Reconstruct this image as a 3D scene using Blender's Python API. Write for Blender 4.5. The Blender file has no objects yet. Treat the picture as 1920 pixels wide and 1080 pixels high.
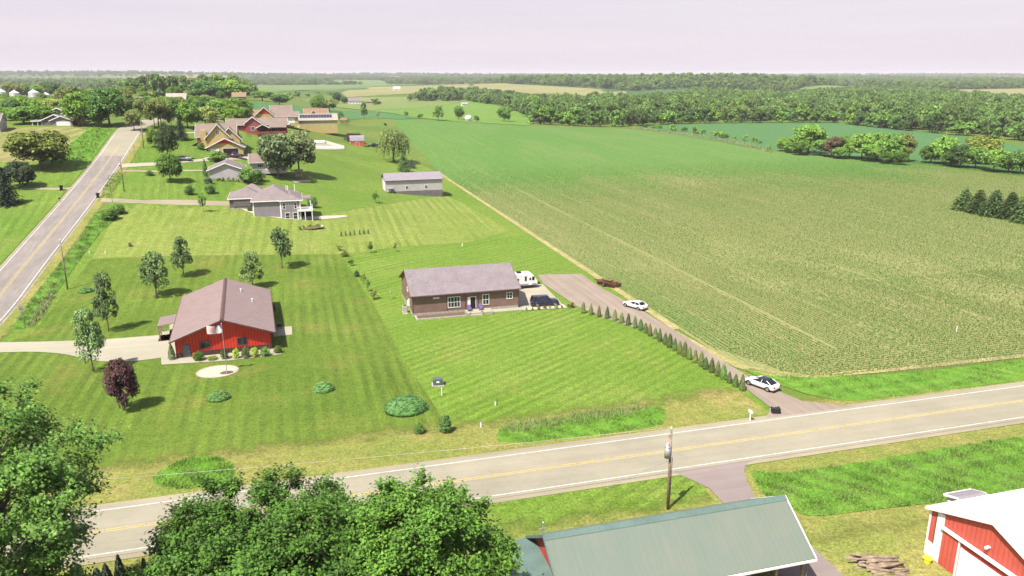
import bpy, bmesh, math, random
import numpy as np
from mathutils import Vector, Matrix, Euler
C=bpy.context.scene; COL=C.collection
R=math.radians
# ------------------------------------------------------------------ camera, sky, sun, exposure
FPX=1450.; CAMH=42.; TILT=math.atan(404/FPX)
cam=bpy.data.cameras.new('camera'); camo=bpy.data.objects.new('camera',cam); COL.objects.link(camo)
camo.location=(0,0,CAMH); camo.rotation_euler=(math.pi/2-TILT,0,0)
cam.sensor_width=36; cam.lens=FPX/1920*36; cam.clip_start=.5; cam.clip_end=80000
C.camera=camo
SUN=Vector((.34,.42,-.84)).normalized()          # direction the light travels
sun=bpy.data.lights.new('sun','SUN'); sun.energy=4.6; sun.angle=R(.53); sun.color=(1,.955,.88)
suno=bpy.data.objects.new('sun',sun); COL.objects.link(suno); suno.rotation_euler=SUN.to_track_quat('-Z','Y').to_euler()
W=bpy.data.worlds.new('World'); C.world=W; W.use_nodes=True
def build_world():
    nt=W.node_tree; nt.nodes.clear()
    n=nt.nodes.new; L=nt.links.new
    out=n('ShaderNodeOutputWorld'); bg=n('ShaderNodeBackground'); sky=n('ShaderNodeTexSky')
    sky.sky_type='NISHITA'; sky.sun_disc=False; sky.sun_elevation=math.asin(-SUN.z); sky.sun_rotation=math.atan2(-SUN.x,-SUN.y)
    sky.air_density=1; sky.dust_density=2.5; sky.ozone_density=1.2; sky.altitude=200
    # a thin veil of high cloud, thickest towards the horizon, with faint long streaks
    tc=n('ShaderNodeTexCoord'); sep=n('ShaderNodeSeparateXYZ'); L(tc.outputs['Generated'],sep.inputs[0])
    mp=n('ShaderNodeMapping'); mp.inputs['Scale'].default_value=(1.6,1.6,34); mp.inputs['Rotation'].default_value=(R(.6),R(-1.2),0); L(tc.outputs['Generated'],mp.inputs[0])
    nz=n('ShaderNodeTexNoise'); nz.inputs['Scale'].default_value=1.5; nz.inputs['Detail'].default_value=4; nz.inputs['Roughness'].default_value=.55; L(mp.outputs[0],nz.inputs['Vector'])
    rp=n('ShaderNodeValToRGB'); rp.color_ramp.elements[0].position=.30; rp.color_ramp.elements[0].color=(.425,.383,.430,1)
    rp.color_ramp.elements[1].position=.72; rp.color_ramp.elements[1].color=(.455,.412,.448,1); L(nz.outputs['Fac'],rp.inputs[0])
    mr=n('ShaderNodeMapRange'); mr.inputs['From Min'].default_value=.0; mr.inputs['From Max'].default_value=.5; mr.inputs['To Min'].default_value=.97; mr.inputs['To Max'].default_value=.25; L(sep.outputs['Z'],mr.inputs['Value'])
    ms=n('ShaderNodeVectorMath'); ms.operation='SCALE'; ms.inputs['Scale'].default_value=.09; L(sky.outputs[0],ms.inputs[0])
    mx=n('ShaderNodeMix'); mx.data_type='RGBA'; L(mr.outputs[0],mx.inputs['Factor']); L(ms.outputs[0],mx.inputs[6]); L(rp.outputs[0],mx.inputs[7])
    L(mx.outputs[2],bg.inputs['Color']); bg.inputs['Strength'].default_value=1.0; L(bg.outputs[0],out.inputs['Surface'])
build_world()
C.view_settings.view_transform='Standard'; C.view_settings.look='None'; C.view_settings.gamma=1; C.view_settings.use_curve_mapping=False
C.view_settings.exposure=1.0
C.render.engine='CYCLES'
C.cycles.max_bounces=5; C.cycles.diffuse_bounces=2; C.cycles.glossy_bounces=2; C.cycles.transmission_bounces=3; C.cycles.volume_bounces=0; C.cycles.transparent_max_bounces=6
C.cycles.use_adaptive_sampling=True; C.cycles.adaptive_threshold=.02
C.cycles.volume_step_rate=8
try: C.cycles.use_denoising=True
except Exception: pass
# ---------------------------------------------------------------- geometry of the view and of the land
F=FPX;H=CAMH;TH=TILT
CT,ST=math.cos(TH),math.sin(TH)
U=np.array([.9620,.2730]);V=np.array([-.2730,.9620])      # along the county road / up the hill
RA=math.atan2(U[1],U[0])
PA=np.array([-500,148,158,167,188,218,243,265,284,301,318,340,380,450,600,800,1100,1500,2000,30000.])
PZ=np.array([0,0,1.3,2.6,5.2,8.8,12.2,15.3,18.5,21.6,23.6,24.6,24.3,23,22,20,12,4,0,0])
QA=np.array([-500,330,380,410,450,500,560,700,900,1200,30000.])
QZ=np.array([0,0,2.5,5,7,8,8.5,8,4,0,0])
def sstep(a,b,x):
    t=np.clip((x-a)/(b-a),0,1);return t*t*(3-2*t)
HILLS=[(-2600,5200,1500,900,34),(-900,7200,1600,900,22),(-4200,6500,1500,1200,30),(300,5600,900,700,16),(1700,4300,900,600,10),(4200,7500,2000,1100,20),(-350,1500,420,300,9),(150,2350,420,320,13),(1900,2600,700,450,8),(511,1980,380,260,17)]
def T(x,y):
    x=np.asarray(x,float);y=np.asarray(y,float)
    a=x*V[0]+y*V[1];b=x*U[0]+y*U[1]
    p=0;q=0
    for k in (-10,-5,0,5,10):
        p=p+np.interp(a+k,PA,PZ)/5;q=q+np.interp(a+2*k,QA,QZ)/5
    s=sstep(-50,61,b)
    z=p*(1-s)+q*s*(1-sstep(61,280,b))
    for cx,cy,rx,ry,h in HILLS: z=z+h*np.exp(-((x-cx)/rx)**2-((y-cy)/ry)**2)*sstep(700,1100,y)
    return z
def ray(px,py):
    a=(px-960)/F;b=(py-540)/F
    return np.array([a,CT-b*ST,-ST-b*CT])
def P(px,py,z=0.):
    r=ray(px,py);t=(z-H)/r[2];return np.array([0,0,H])+t*r
_ts=20*1.012**np.arange(560)
def G(px,py):
    """point of the land seen at a photo pixel"""
    r=ray(px,py);z=H+_ts*r[2];g=T(_ts*r[0],_ts*r[1])
    k=int(np.argmax(z<g))
    if not (z<g).any(): k=len(_ts)-1
    lo,hi=_ts[max(k-1,0)],_ts[k]
    for _ in range(30):
        m=(lo+hi)/2
        if H+m*r[2]<T(m*r[0],m*r[1]): hi=m
        else: lo=m
    return np.array([hi*r[0],hi*r[1],float(T(hi*r[0],hi*r[1]))])
def D(px,d):
    """point of the land in photo column px at forward distance d"""
    x=(px-960)/F*d
    for _ in range(6):
        z=float(T(x,d));dep=d*CT+(H-z)*ST;x=(px-960)/F*dep
    return np.array([x,d,float(T(x,d))])
def depth(p): return p[1]*CT+(H-p[2])*ST
def top(p,py):
    """height above p whose tip shows at row py"""
    r=ray(960,py);return H+p[1]*r[2]/r[1]-p[2]
def proj(p):
    dz=p[2]-H;dep=p[1]*CT-dz*ST;return 960+F*p[0]/dep,540-F*(p[1]*ST+dz*CT)/dep
def XY(u,v): return (u*U[0]+v*V[0],u*U[1]+v*V[1])
def UV(p): return (p[0]*U[0]+p[1]*U[1],p[0]*V[0]+p[1]*V[1])
def S(u,v):
    x,y=XY(u,v); return np.array([x,y,float(T(x,y))])
# ---------------------------------------------------------------- objects
def setp(o,label=None,cat=None,group=None,kind=None):
    if label: o['label']=label
    if cat: o['category']=cat
    if group: o['group']=group
    if kind: o['kind']=kind
    return o
def thing(name,label,cat,loc,rz=None,group=None,scale=None):
    o=bpy.data.objects.new(name,None); o.empty_display_size=.3; COL.objects.link(o)
    o.location=[float(c) for c in loc]; o.rotation_euler=(0,0,RA if rz is None else rz)
    if scale: o.scale=scale
    return setp(o,label,cat,group)
def link(name,me,mat=None,parent=None,color=None):
    o=bpy.data.objects.new(name,me); COL.objects.link(o)
    if mat and not len(me.materials): me.materials.append(mat)
    if parent: o.parent=parent
    if color: o.color=(*color,1)
    return o
def copy_tree(o,parent=None):
    c=o.copy(); COL.objects.link(c)
    if parent: c.parent=parent
    for ch in o.children: copy_tree(ch,c)
    return c
class MB:
    """collects faces and links them as one mesh object"""
    def __init__(s): s.v=[];s.f=[];s.xf=None
    def pts(s,ps):
        k=len(s.v); s.v+= [tuple(p) for p in ps]; return k
    def poly(s,ps):
        k=s.pts(ps); s.f.append(tuple(range(k,k+len(ps)))); return s
    def box(s,x0,x1,y0,y1,z0,z1):
        k=s.pts([(x0,y0,z0),(x1,y0,z0),(x1,y1,z0),(x0,y1,z0),(x0,y0,z1),(x1,y0,z1),(x1,y1,z1),(x0,y1,z1)])
        for q in ((3,2,1,0),(4,5,6,7),(0,1,5,4),(1,2,6,5),(2,3,7,6),(3,0,4,7)): s.f.append(tuple(k+i for i in q))
        return s
    def prism(s,prof,axis,t0,t1):
        """closed profile extruded along an axis; profile in the two other coordinates in order"""
        n=len(prof)
        def mk(p,t): return {'x':(t,p[0],p[1]),'y':(p[0],t,p[1]),'z':(p[0],p[1],t)}[axis]
        k=s.pts([mk(p,t0) for p in prof]+[mk(p,t1) for p in prof])
        s.f.append(tuple(k+i for i in range(n))[::-1]); s.f.append(tuple(k+n+i for i in range(n)))
        for i in range(n):
            j=(i+1)%n; s.f.append((k+i,k+j,k+n+j,k+n+i))
        return s
    def loft(s,rings,cap=True):
        n=len(rings[0]); ks=[s.pts(r) for r in rings]
        for a,b in zip(ks,ks[1:]):
            for i in range(n):
                j=(i+1)%n; s.f.append((a+i,a+j,b+j,b+i))
        if cap:
            s.f.append(tuple(ks[0]+i for i in range(n))[::-1]); s.f.append(tuple(ks[-1]+i for i in range(n)))
        return s
    def cyl(s,x,y,z0,z1,r0,r1=None,n=10,cap=True):
        r1=r0 if r1 is None else r1
        return s.loft([[(x+r*math.cos(2*math.pi*i/n),y+r*math.sin(2*math.pi*i/n),z) for i in range(n)] for z,r in ((z0,r0),(z1,r1))],cap)
    def tube(s,pts,rad,n=6):
        pts=[Vector(p) for p in pts]; rad=rad if hasattr(rad,'__len__') else [rad]*len(pts)
        rings=[]
        for i,p in enumerate(pts):
            d=(pts[min(i+1,len(pts)-1)]-pts[max(i-1,0)]).normalized()
            a=d.cross(Vector((0,0,1)) if abs(d.z)<.9 else Vector((1,0,0))).normalized(); b=d.cross(a)
            rings.append([p+rad[i]*(math.cos(2*math.pi*k/n)*a+math.sin(2*math.pi*k/n)*b) for k in range(n)])
        return s.loft(rings)
    def ball(s,c,r,n=10,m=6,jit=0,rng=random,zmin=-1):
        rings=[]
        for j in range(m+1):
            t=-math.pi/2+math.pi*j/m; t=max(t,math.asin(zmin)) if zmin>-1 else t
            rings.append([(c[0]+r[0]*math.cos(t)*math.cos(2*math.pi*i/n)*(1+jit*rng.uniform(-1,1)),c[1]+r[1]*math.cos(t)*math.sin(2*math.pi*i/n)*(1+jit*rng.uniform(-1,1)),c[2]+r[2]*math.sin(t)*(1+jit*rng.uniform(-1,1))) for i in range(n)])
        return s.loft(rings)
    def rot(s,k0,m):
        for i in range(k0,len(s.v)): s.v[i]=tuple(m@Vector(s.v[i]))
        return s
    def mesh(s,name,mat=None,smooth=False,bevel=0):
        me=bpy.data.meshes.new(name); me.from_pydata([tuple(map(float,p)) for p in s.v],[],s.f)
        bm=bmesh.new(); bm.from_mesh(me); bmesh.ops.recalc_face_normals(bm,faces=bm.faces)
        if bevel: bmesh.ops.bevel(bm,geom=[e for e in bm.edges if len(e.link_faces)==2 and e.calc_face_angle(0)>.5],offset=bevel,segments=2,affect='EDGES',clamp_overlap=True)
        bm.to_mesh(me); bm.free()
        if smooth: me.polygons.foreach_set('use_smooth',[True]*len(me.polygons))
        if mat: me.materials.append(mat)
        return me
    def build(s,name,mat,parent=None,smooth=False,bevel=0,color=None):
        return link(name,s.mesh(name,mat,smooth,bevel),None,parent,color)
def qmesh(name,P4,mat=None,nrm=None):
    """P4: (N,4,3) separate quads"""
    N=len(P4); me=bpy.data.meshes.new(name)
    me.vertices.add(N*4); me.vertices.foreach_set('co',np.ascontiguousarray(P4,np.float32).ravel())
    me.loops.add(N*4); me.loops.foreach_set('vertex_index',np.arange(N*4,dtype=np.int32))
    me.polygons.add(N); me.polygons.foreach_set('loop_start',np.arange(0,N*4,4,dtype=np.int32))
    try: me.polygons.foreach_set('loop_total',np.full(N,4,np.int32))
    except Exception: pass
    me.update(calc_edges=True)
    if mat: me.materials.append(mat)
    return me
def sheet(name,mat,poly,dz=.03,step=5,kind='structure',uvspace=False):
    """a ground sheet lying dz above the land; poly = list of xy points"""
    bm=bmesh.new()
    P2=[XY(*p) for p in poly] if uvspace else [(float(p[0]),float(p[1])) for p in poly]
    f=bm.faces.new([bm.verts.new((x,y,0)) for x,y in P2]); bmesh.ops.triangulate(bm,faces=[f])
    for ax in (U,V):
        t=[x*ax[0]+y*ax[1] for x,y in P2]; k=math.ceil(min(t)/step)*step
        while k<max(t):
            bmesh.ops.bisect_plane(bm,geom=bm.verts[:]+bm.edges[:]+bm.faces[:],plane_co=(ax[0]*k,ax[1]*k,0),plane_no=(ax[0],ax[1],0)); k+=step
    co=np.array([v.co[:] for v in bm.verts]); z=T(co[:,0],co[:,1])
    for v,h in zip(bm.verts,z): v.co.z=float(h)+dz
    bmesh.ops.triangulate(bm,faces=bm.faces[:])
    bmesh.ops.recalc_face_normals(bm,faces=bm.faces)
    if sum(f.normal.z for f in bm.faces)<0: bmesh.ops.reverse_faces(bm,faces=bm.faces)
    me=bpy.data.meshes.new(name); bm.to_mesh(me); bm.free(); me.materials.append(mat)
    me.polygons.foreach_set('use_smooth',[True]*len(me.polygons))
    o=bpy.data.objects.new(name,me); COL.objects.link(o); o['kind']=kind
    return o
def gpoly(px): return [tuple(G(*p)[:2]) for p in px]
def smooth_poly(pts,it=2,closed=True):
    for _ in range(it):
        q=[]; n=len(pts)
        for i in range(n if closed else n-1):
            a=np.array(pts[i]);b=np.array(pts[(i+1)%n]); q+= [tuple(.75*a+.25*b),tuple(.25*a+.75*b)]
        pts=q if closed else [pts[0]]+q+[pts[-1]]
    return pts
def ribbon(name,mat,line,width,dz=.05,step=4,parent=None,kind='structure'):
    """strip of a width (or list of half-widths left/right) along a polyline of xy points"""
    pts=[np.array(p[:2],float) for p in line]; out=[pts[0]]
    for a,b in zip(pts,pts[1:]):
        n=max(1,int(np.linalg.norm(b-a)/step)); out+= [a+(b-a)*k/n for k in range(1,n+1)]
    vs=[];fs=[]
    for i,p in enumerate(out):
        d=out[min(i+1,len(out)-1)]-out[max(i-1,0)]; d/=np.linalg.norm(d); nn=np.array([-d[1],d[0]])
        for k in (-1,-.5,0,.5,1):
            q=p+nn*k*width/2; vs.append((q[0],q[1],float(T(q[0],q[1]))+dz))
    for i in range(len(out)-1):
        for k in range(4): fs.append((5*i+k+1,5*i+k,5*i+5+k,5*i+6+k))
    me=bpy.data.meshes.new(name); me.from_pydata(vs,[],fs); me.materials.append(mat)
    if fs and me.polygons[0].normal.z<0: me.flip_normals()
    o=bpy.data.objects.new(name,me); COL.objects.link(o)
    if parent: o.parent=parent
    elif kind: o['kind']=kind
    return o
# ---------------------------------------------------------------- materials
class NT:
    def __init__(s,name):
        s.m=bpy.data.materials.new(name); s.m.use_nodes=True; s.t=s.m.node_tree; s.t.nodes.clear()
        s.out=s.n('ShaderNodeOutputMaterial')
    def n(s,ty,**kw):
        o=s.t.nodes.new(ty)
        for k,v in kw.items(): setattr(o,k,v)
        return o
    def L(s,a,b): s.t.links.new(a,b)
    def put(s,sock,v):
        if hasattr(v,'is_linked') or hasattr(v,'links'): s.L(v,sock)
        elif isinstance(v,(tuple,list)) and len(v)==3 and sock.type=='RGBA': sock.default_value=(*v,1)
        else: sock.default_value=v
    def coord(s,kind='Object',scale=(1,1,1),rot=0,loc=(0,0,0)):
        if kind=='World': c=s.n('ShaderNodeNewGeometry').outputs['Position']
        else: c=s.n('ShaderNodeTexCoord').outputs[kind]
        m=s.n('ShaderNodeMapping',vector_type='POINT'); 
        if rot:                                    # turn first, then stretch
            r=s.n('ShaderNodeVectorRotate',rotation_type='Z_AXIS'); s.L(c,r.inputs['Vector']); r.inputs['Angle'].default_value=-rot; c=r.outputs[0]
        m.inputs['Scale'].default_value=scale; m.inputs['Location'].default_value=loc; s.L(c,m.inputs['Vector']); return m.outputs[0]
    def noise(s,vec,scale,detail=3,rough=.55,dist=0):
        o=s.n('ShaderNodeTexNoise'); s.L(vec,o.inputs['Vector']); o.inputs['Scale'].default_value=scale; o.inputs['Detail'].default_value=detail; o.inputs['Roughness'].default_value=rough; o.inputs['Distortion'].default_value=dist
        return o.outputs['Fac']
    def ramp(s,v,lo,hi,a=0.,b=1.):
        o=s.n('ShaderNodeMapRange',interpolation_type='SMOOTHSTEP'); s.put(o.inputs['Value'],v)
        for k,x in zip(('From Min','From Max','To Min','To Max'),(lo,hi,a,b)): o.inputs[k].default_value=x
        return o.outputs[0]
    def mix(s,f,a,b,blend='MIX'):
        o=s.n('ShaderNodeMix',data_type='RGBA',blend_type=blend); s.put(o.inputs['Factor'],f); s.put(o.inputs[6],a); s.put(o.inputs[7],b); return o.outputs[2]
    def math(s,op,a,b=0.,c=0.):
        o=s.n('ShaderNodeMath',operation=op); s.put(o.inputs[0],a); s.put(o.inputs[1],b); s.put(o.inputs[2],c); return o.outputs[0]
    def wave(s,vec,period,axis='X',dist=0,dscale=1.):
        o=s.n('ShaderNodeTexWave',bands_direction=axis); s.L(vec,o.inputs['Vector']); o.inputs['Scale'].default_value=2*math.pi/(20*period); o.inputs['Distortion'].default_value=dist; o.inputs['Detail Scale'].default_value=dscale
        return o.outputs['Fac']
    def bright(s,col,f): 
        o=s.n('ShaderNodeVectorMath',operation='SCALE'); s.put(o.inputs[0],col) if not isinstance(col,tuple) else setattr(o.inputs[0],'default_value',col); s.put(o.inputs['Scale'],f); return o.outputs[0]
    def upnormal(s,k=.75):
        ge=s.n('ShaderNodeNewGeometry'); a=s.n('ShaderNodeVectorMath',operation='SCALE'); s.L(ge.outputs['Normal'],a.inputs[0]); a.inputs['Scale'].default_value=1-k*.5
        b=s.n('ShaderNodeVectorMath',operation='ADD'); s.L(a.outputs[0],b.inputs[0]); b.inputs[1].default_value=(0,0,k); c=s.n('ShaderNodeVectorMath',operation='NORMALIZE'); s.L(b.outputs[0],c.inputs[0]); return c.outputs[0]
    def bsdf(s,col,rough=.8,metal=0,bump=None,bstr=.3,bdist=.05,spec=.3):
        p=s.n('ShaderNodeBsdfPrincipled'); s.put(p.inputs['Base Color'],col); s.put(p.inputs['Roughness'],rough); s.put(p.inputs['Metallic'],metal); p.inputs['Specular IOR Level'].default_value=spec
        if bump is not None:
            b=s.n('ShaderNodeBump'); b.inputs['Strength'].default_value=bstr; b.inputs['Distance'].default_value=bdist; s.L(bump,b.inputs['Height']); s.L(b.outputs[0],p.inputs['Normal'])
        s.L(p.outputs[0],s.out.inputs['Surface']); return p
def mat(name,col,rough=.7,metal=0,var=.18,scale=2.,spec=.3,stripe=None,grain=.1):
    """painted or plain surface: soft mottling, fine grain, optional ribs (axis, period, depth, darkness)"""
    n=NT(name); c=n.coord('Object')
    f=n.ramp(n.noise(c,scale,4),.3,.7,1-var,1+var); g=n.ramp(n.noise(c,scale*14,2),.25,.75,1-grain,1+grain)
    k=n.math('MULTIPLY',f,g); bump=None; d=.02
    if stripe:
        w=n.wave(c,stripe[1],stripe[0]); w=n.ramp(w,.55,.95); bump=w; d=stripe[2]
        k=n.math('MULTIPLY',k,n.ramp(w,0,1,1,1-stripe[3]))
    n.bsdf(n.bright(tuple(col),k),rough,metal,bump,1.,d,spec); return n.m
def glass(name,col=(.02,.025,.03)):
    n=NT(name); c=n.coord('Object'); n.bsdf(n.bright(col,n.ramp(n.noise(c,1.3,2),.3,.7,.5,1.6)),.06,0,spec=.6); return n.m
def leafmat(name,sat=1.,trans=.3,var=.45):
    """leaves: tone comes from the object colour, with leaf-to-leaf and spray-to-spray differences"""
    n=NT(name); oi=n.n('ShaderNodeObjectInfo'); ge=n.n('ShaderNodeNewGeometry'); c=n.coord('Object')
    k=n.math('MULTIPLY',n.ramp(ge.outputs['Random Per Island'],0,1,1-var,1+var),n.ramp(n.noise(n.coord('World'),.55,2),.3,.7,.75,1.25))
    k=n.math('MULTIPLY',k,n.ramp(oi.outputs['Random'],0,1,.68,1.32))
    col=n.bright(oi.outputs['Color'],k)
    hue=n.mix(n.math('ADD',n.ramp(n.noise(n.coord('World',loc=(7,3,1)),.33,2),.35,.7,0,.3),n.ramp(n.math('FRACT',n.math('MULTIPLY',oi.outputs['Random'],7.13)),.4,1,0,.6)),col,n.mix(1.,col,(1.22,1.04,.85),'MULTIPLY'))
    p=n.n('ShaderNodeBsdfPrincipled'); n.L(hue,p.inputs['Base Color']); p.inputs['Roughness'].default_value=.55; p.inputs['Specular IOR Level'].default_value=.28; n.L(n.upnormal(.8),p.inputs['Normal'])
    t=n.n('ShaderNodeBsdfTranslucent'); n.L(n.mix(1.,hue,(1.15,1.15,.6),'MULTIPLY'),t.inputs['Color'])
    m=n.n('ShaderNodeMixShader'); m.inputs[0].default_value=trans; n.L(p.outputs[0],m.inputs[1]); n.L(t.outputs[0],m.inputs[2]); n.L(m.outputs[0],n.out.inputs['Surface']); return n.m
def lawn(name,c1,c2,dry,dryamt=.25,ang=None,period=2.2,sstr=.16,scale=.05,fine=1.,wob=1.):
    """mown grass: broad patches, dry flecks, blade-size grain, and mower stripes where the grass lies both ways"""
    n=NT(name); w=n.coord('World')
    big=n.ramp(n.noise(w,scale,4),.35,.65); mid=n.ramp(n.noise(w,.35,4,.6),.3,.7); fi=n.noise(w,3.2*fine,4,.75); vf=n.noise(w,11*fine,2,.7)
    col=n.mix(big,c1,c2); col=n.mix(n.math('MULTIPLY',mid,.35),col,n.mix(.5,c2,c1))
    d=n.math('MULTIPLY',n.ramp(n.noise(n.coord('World',loc=(31,17,0)),.11,5,.65),.5,.72),dryamt*2.2); d=n.math('ADD',d,n.math('MULTIPLY',n.ramp(fi,.55,.75),dryamt))
    col=n.mix(n.math('MINIMUM',d,.9),col,dry)
    m2=n.noise(w,.95*fine,3,.65); k=n.math('MULTIPLY',n.math('MULTIPLY',n.ramp(fi,.28,.72,.66,1.34),n.ramp(vf,.3,.7,.75,1.25)),n.ramp(m2,.3,.7,.88,1.12))
    if ang is not None:
        c=n.coord('World',rot=ang,scale=(1,.04,1))
        wv=n.ramp(n.wave(c,period,'X',2.2*wob,.10),.15,.85); st=n.noise(n.coord('World',rot=ang,scale=(1.1,.025,1)),.9,4,.65)
        amp=n.ramp(n.noise(n.coord('World',loc=(3,50,0)),.045,3,.6),.34,.64,.15,1.15)
        k=n.math('MULTIPLY',k,n.math('ADD',1.,n.math('MULTIPLY',amp,n.math('ADD',n.ramp(wv,0,1,-sstr,sstr),n.ramp(st,.3,.7,-.13,.13)))))
    n.bsdf(n.bright(col,k),.95,0,fi,.6,.06,.15); return n.m
# ---------------------------------------------------------------- setting: land, lawns, roads, fields
def ground_mat():
    n=NT('ground_grass'); w=n.coord('World')
    near=n.mix(n.ramp(n.noise(w,.02,5),.35,.65),(.105,.150,.024),(.075,.125,.020))
    near=n.mix(n.ramp(n.noise(w,.3,4,.65),.45,.75,0,.6),near,(.19,.19,.05))
    fi=n.noise(w,3.,4,.7); k=n.ramp(fi,.25,.75,.72,1.28)
    # far away: a patchwork of meadow, hay and crop
    vo=n.n('ShaderNodeTexVoronoi'); vo.inputs['Scale'].default_value=1; wv=n.coord('World',scale=(.0021,.0016,0),rot=.3); n.L(wv,vo.inputs['Vector']); sep=n.n('ShaderNodeSeparateColor'); n.L(vo.outputs['Color'],sep.inputs[0])
    far=n.mix(n.ramp(sep.outputs[0],.1,.8),(.045,.105,.030),(.11,.15,.045)); far=n.mix(n.ramp(sep.outputs[1],.72,.74),far,(.30,.25,.11)); far=n.mix(n.ramp(n.noise(w,.004,5,.7),.42,.6,0,.75),far,(.028,.065,.022))
    ln=n.n('ShaderNodeVectorMath',operation='LENGTH'); n.L(w,ln.inputs[0])
    col=n.mix(n.ramp(ln.outputs['Value'],1100,1700),n.bright(near,k),far)
    n.bsdf(col,.95,0,fi,.5,.06,.15); return n.m
def build_ground():
    def axis(lo,hi,fine_lo,fine_hi,s):
        a=list(np.arange(fine_lo,fine_hi+.1,s)); st=s; x=fine_hi
        while x<hi: st=min(st*1.16,900); x+=st; a.append(x)
        st=s; x=fine_lo
        while x>lo: st=min(st*1.16,900); x-=st; a.insert(0,x)
        return np.array(a)
    us=axis(-16000,24000,-120,150,3.); vs=axis(-400,26000,20,480,3.)
    A,B=np.meshgrid(us,vs,indexing='ij'); X=A*U[0]+B*V[0]; Y=A*U[1]+B*V[1]; Z=T(X,Y)
    nu,nv=len(us),len(vs); co=np.stack([X,Y,Z],-1).reshape(-1,3)
    i=(np.arange(nu-1)[:,None]*nv+np.arange(nv-1)).ravel(); f=np.stack([i,i+nv,i+nv+1,i+1],1)
    me=bpy.data.meshes.new('ground'); me.from_pydata(co.tolist(),[],f.tolist()); me.polygons.foreach_set('use_smooth',[True]*len(me.polygons))
    me.materials.append(ground_mat()); o=bpy.data.objects.new('ground',me); COL.objects.link(o); o['kind']='structure'
build_ground()
def soft(n,axis,edges,noise_amp=2.5,nscale=.25):
    """alpha that fades a sheet out raggedly across lines u=const or v=const: edges = [(value, width, sign)]"""
    w=n.coord('World'); c=n.coord('World',rot=RA); sep=n.n('ShaderNodeSeparateXYZ'); n.L(c,sep.inputs[0])
    t=n.math('ADD',sep.outputs['X' if axis=='u' else 'Y'],n.math('MULTIPLY',n.math('SUBTRACT',n.noise(w,nscale,5,.6),.5),noise_amp*2))
    a=1.
    for val,wd,sg in edges:
        r=n.ramp(t,val-wd,val+wd,0 if sg>0 else 1,1 if sg>0 else 0); a=r if a==1. else n.math('MULTIPLY',a,r)
    p=[x for x in n.t.nodes if x.type=='BSDF_PRINCIPLED'][0]; n.L(a,p.inputs['Alpha'])
def wrap(m):
    x=NT.__new__(NT); x.m=m; x.t=m.node_tree; x.out=[q for q in m.node_tree.nodes if q.type=='OUTPUT_MATERIAL'][0]; return x
M={}
M['lawn_red']=lawn('lawn_deep',(0.072,0.120,0.013),(0.096,0.144,0.019),(0.175,0.150,0.038),.20,RA,1.9,.085,.045)
M['lawn_grey']=lawn('lawn_pale',(0.134,0.183,0.030),(0.159,0.199,0.040),(0.225,0.213,0.065),.18,RA-.03,2.6,.075,.05)
M['lawn_brown']=lawn('lawn_bright',(0.095,0.164,0.017),(0.119,0.182,0.026),(0.196,0.191,0.052),.15,R(-42),1.7,.095,.06)
M['lawn_mid']=lawn('lawn_plain',(0.093,0.159,0.018),(0.120,0.179,0.026),(0.197,0.187,0.048),.15,R(70),3.,.05,.03)
M['lawn_hill']=lawn('lawn_hillside',(0.080,0.147,0.016),(0.109,0.170,0.024),(0.202,0.189,0.048),.16,RA+.1,2.4,.07,.04)
M['dry']=lawn('dry_verge_grass',(0.184,0.180,0.046),(0.140,0.170,0.034),(0.273,0.213,0.082),.34,None,scale=.12)
M['dryyard']=lawn('dry_yard_grass',(0.223,0.203,0.062),(0.156,0.181,0.038),(0.312,0.247,0.100),.32,None,scale=.12)
M['lush']=lawn('lush_grass',(0.085,0.199,0.019),(0.113,0.220,0.026),(0.198,0.234,0.053),.10,None,scale=.2)
M['stubble']=lawn('mown_hay_stubble',(.205,.185,.072),(.155,.165,.050),(.28,.235,.11),.25,RA-.5,5.5,.14,.03)
sheet('lawn',M['lawn_mid'],[(-48,80),(61,80),(61,330),(48,420),(-30,330),(-47,305)],.02,6,uvspace=True)
AB=[tuple(G(*p)[:2]) for p in ((640,478),(700,570),(760,680),(842,800))]
sheet('lawn',M['lawn_red'],gpoly([(20,640),(60,626),(112,560),(172,487),(300,482),(640,478)])+AB[1:]+[XY(13,79),XY(-44,79),XY(-48,120)],.05,6)
sheet('lawn',M['lawn_grey'],gpoly([(172,486),(205,425),(238,385),(330,380),(440,386),(600,405),(720,385),(832,366),(870,382),(955,432),(880,455),(760,462),(640,477),(300,481)]),.05,5)
sheet('lawn',M['lawn_brown'],AB[:3]+[XY(16.5,79),XY(57,79),XY(57,118),XY(49,128),XY(48,152),XY(60.5,160),XY(60.5,190)]+gpoly([(955,434),(880,456),(760,463)]),.045,6)
sheet('lawn',M['lawn_hill'],[(-49,212),(-20,218),(-16,252),(-14,300),(-30,330),(-48,303)],.05,5,uvspace=True)
# roadside grass, drier, with a ragged edge
m=M['dry'].copy(); soft(wrap(m),'v',[(86,2.2,-1)],4.); sheet('verge',m,[(-70,76.5),(56.5,76.5),(56.5,92),(-70,92)],.08,6,uvspace=True)
m=M['dry'].copy(); soft(wrap(m),'v',[(80.5,1.2,-1)],1.5); sheet('verge',m,[(62,76.5),(140,76.5),(140,84),(62,84)],.05,6,uvspace=True)
sheet('verge',M['dry'],[(-70,20),(150,20),(150,68.9),(-70,68.9)],.03,6,uvspace=True)
m=M['dryyard'].copy(); soft(wrap(m),'v',[(53,1.5,-1),(20,3,1)],3.); sheet('yard_grass',m,[(36,10),(110,10),(110,57),(36,57)],.06,5,uvspace=True)
m=M['lawn_brown'].copy(); soft(wrap(m),'v',[(62.5,2,1)],3.5); sheet('verge',m,[(0,58),(39,58),(39,68.5),(0,68.5)],.06,5,uvspace=True)
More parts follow.
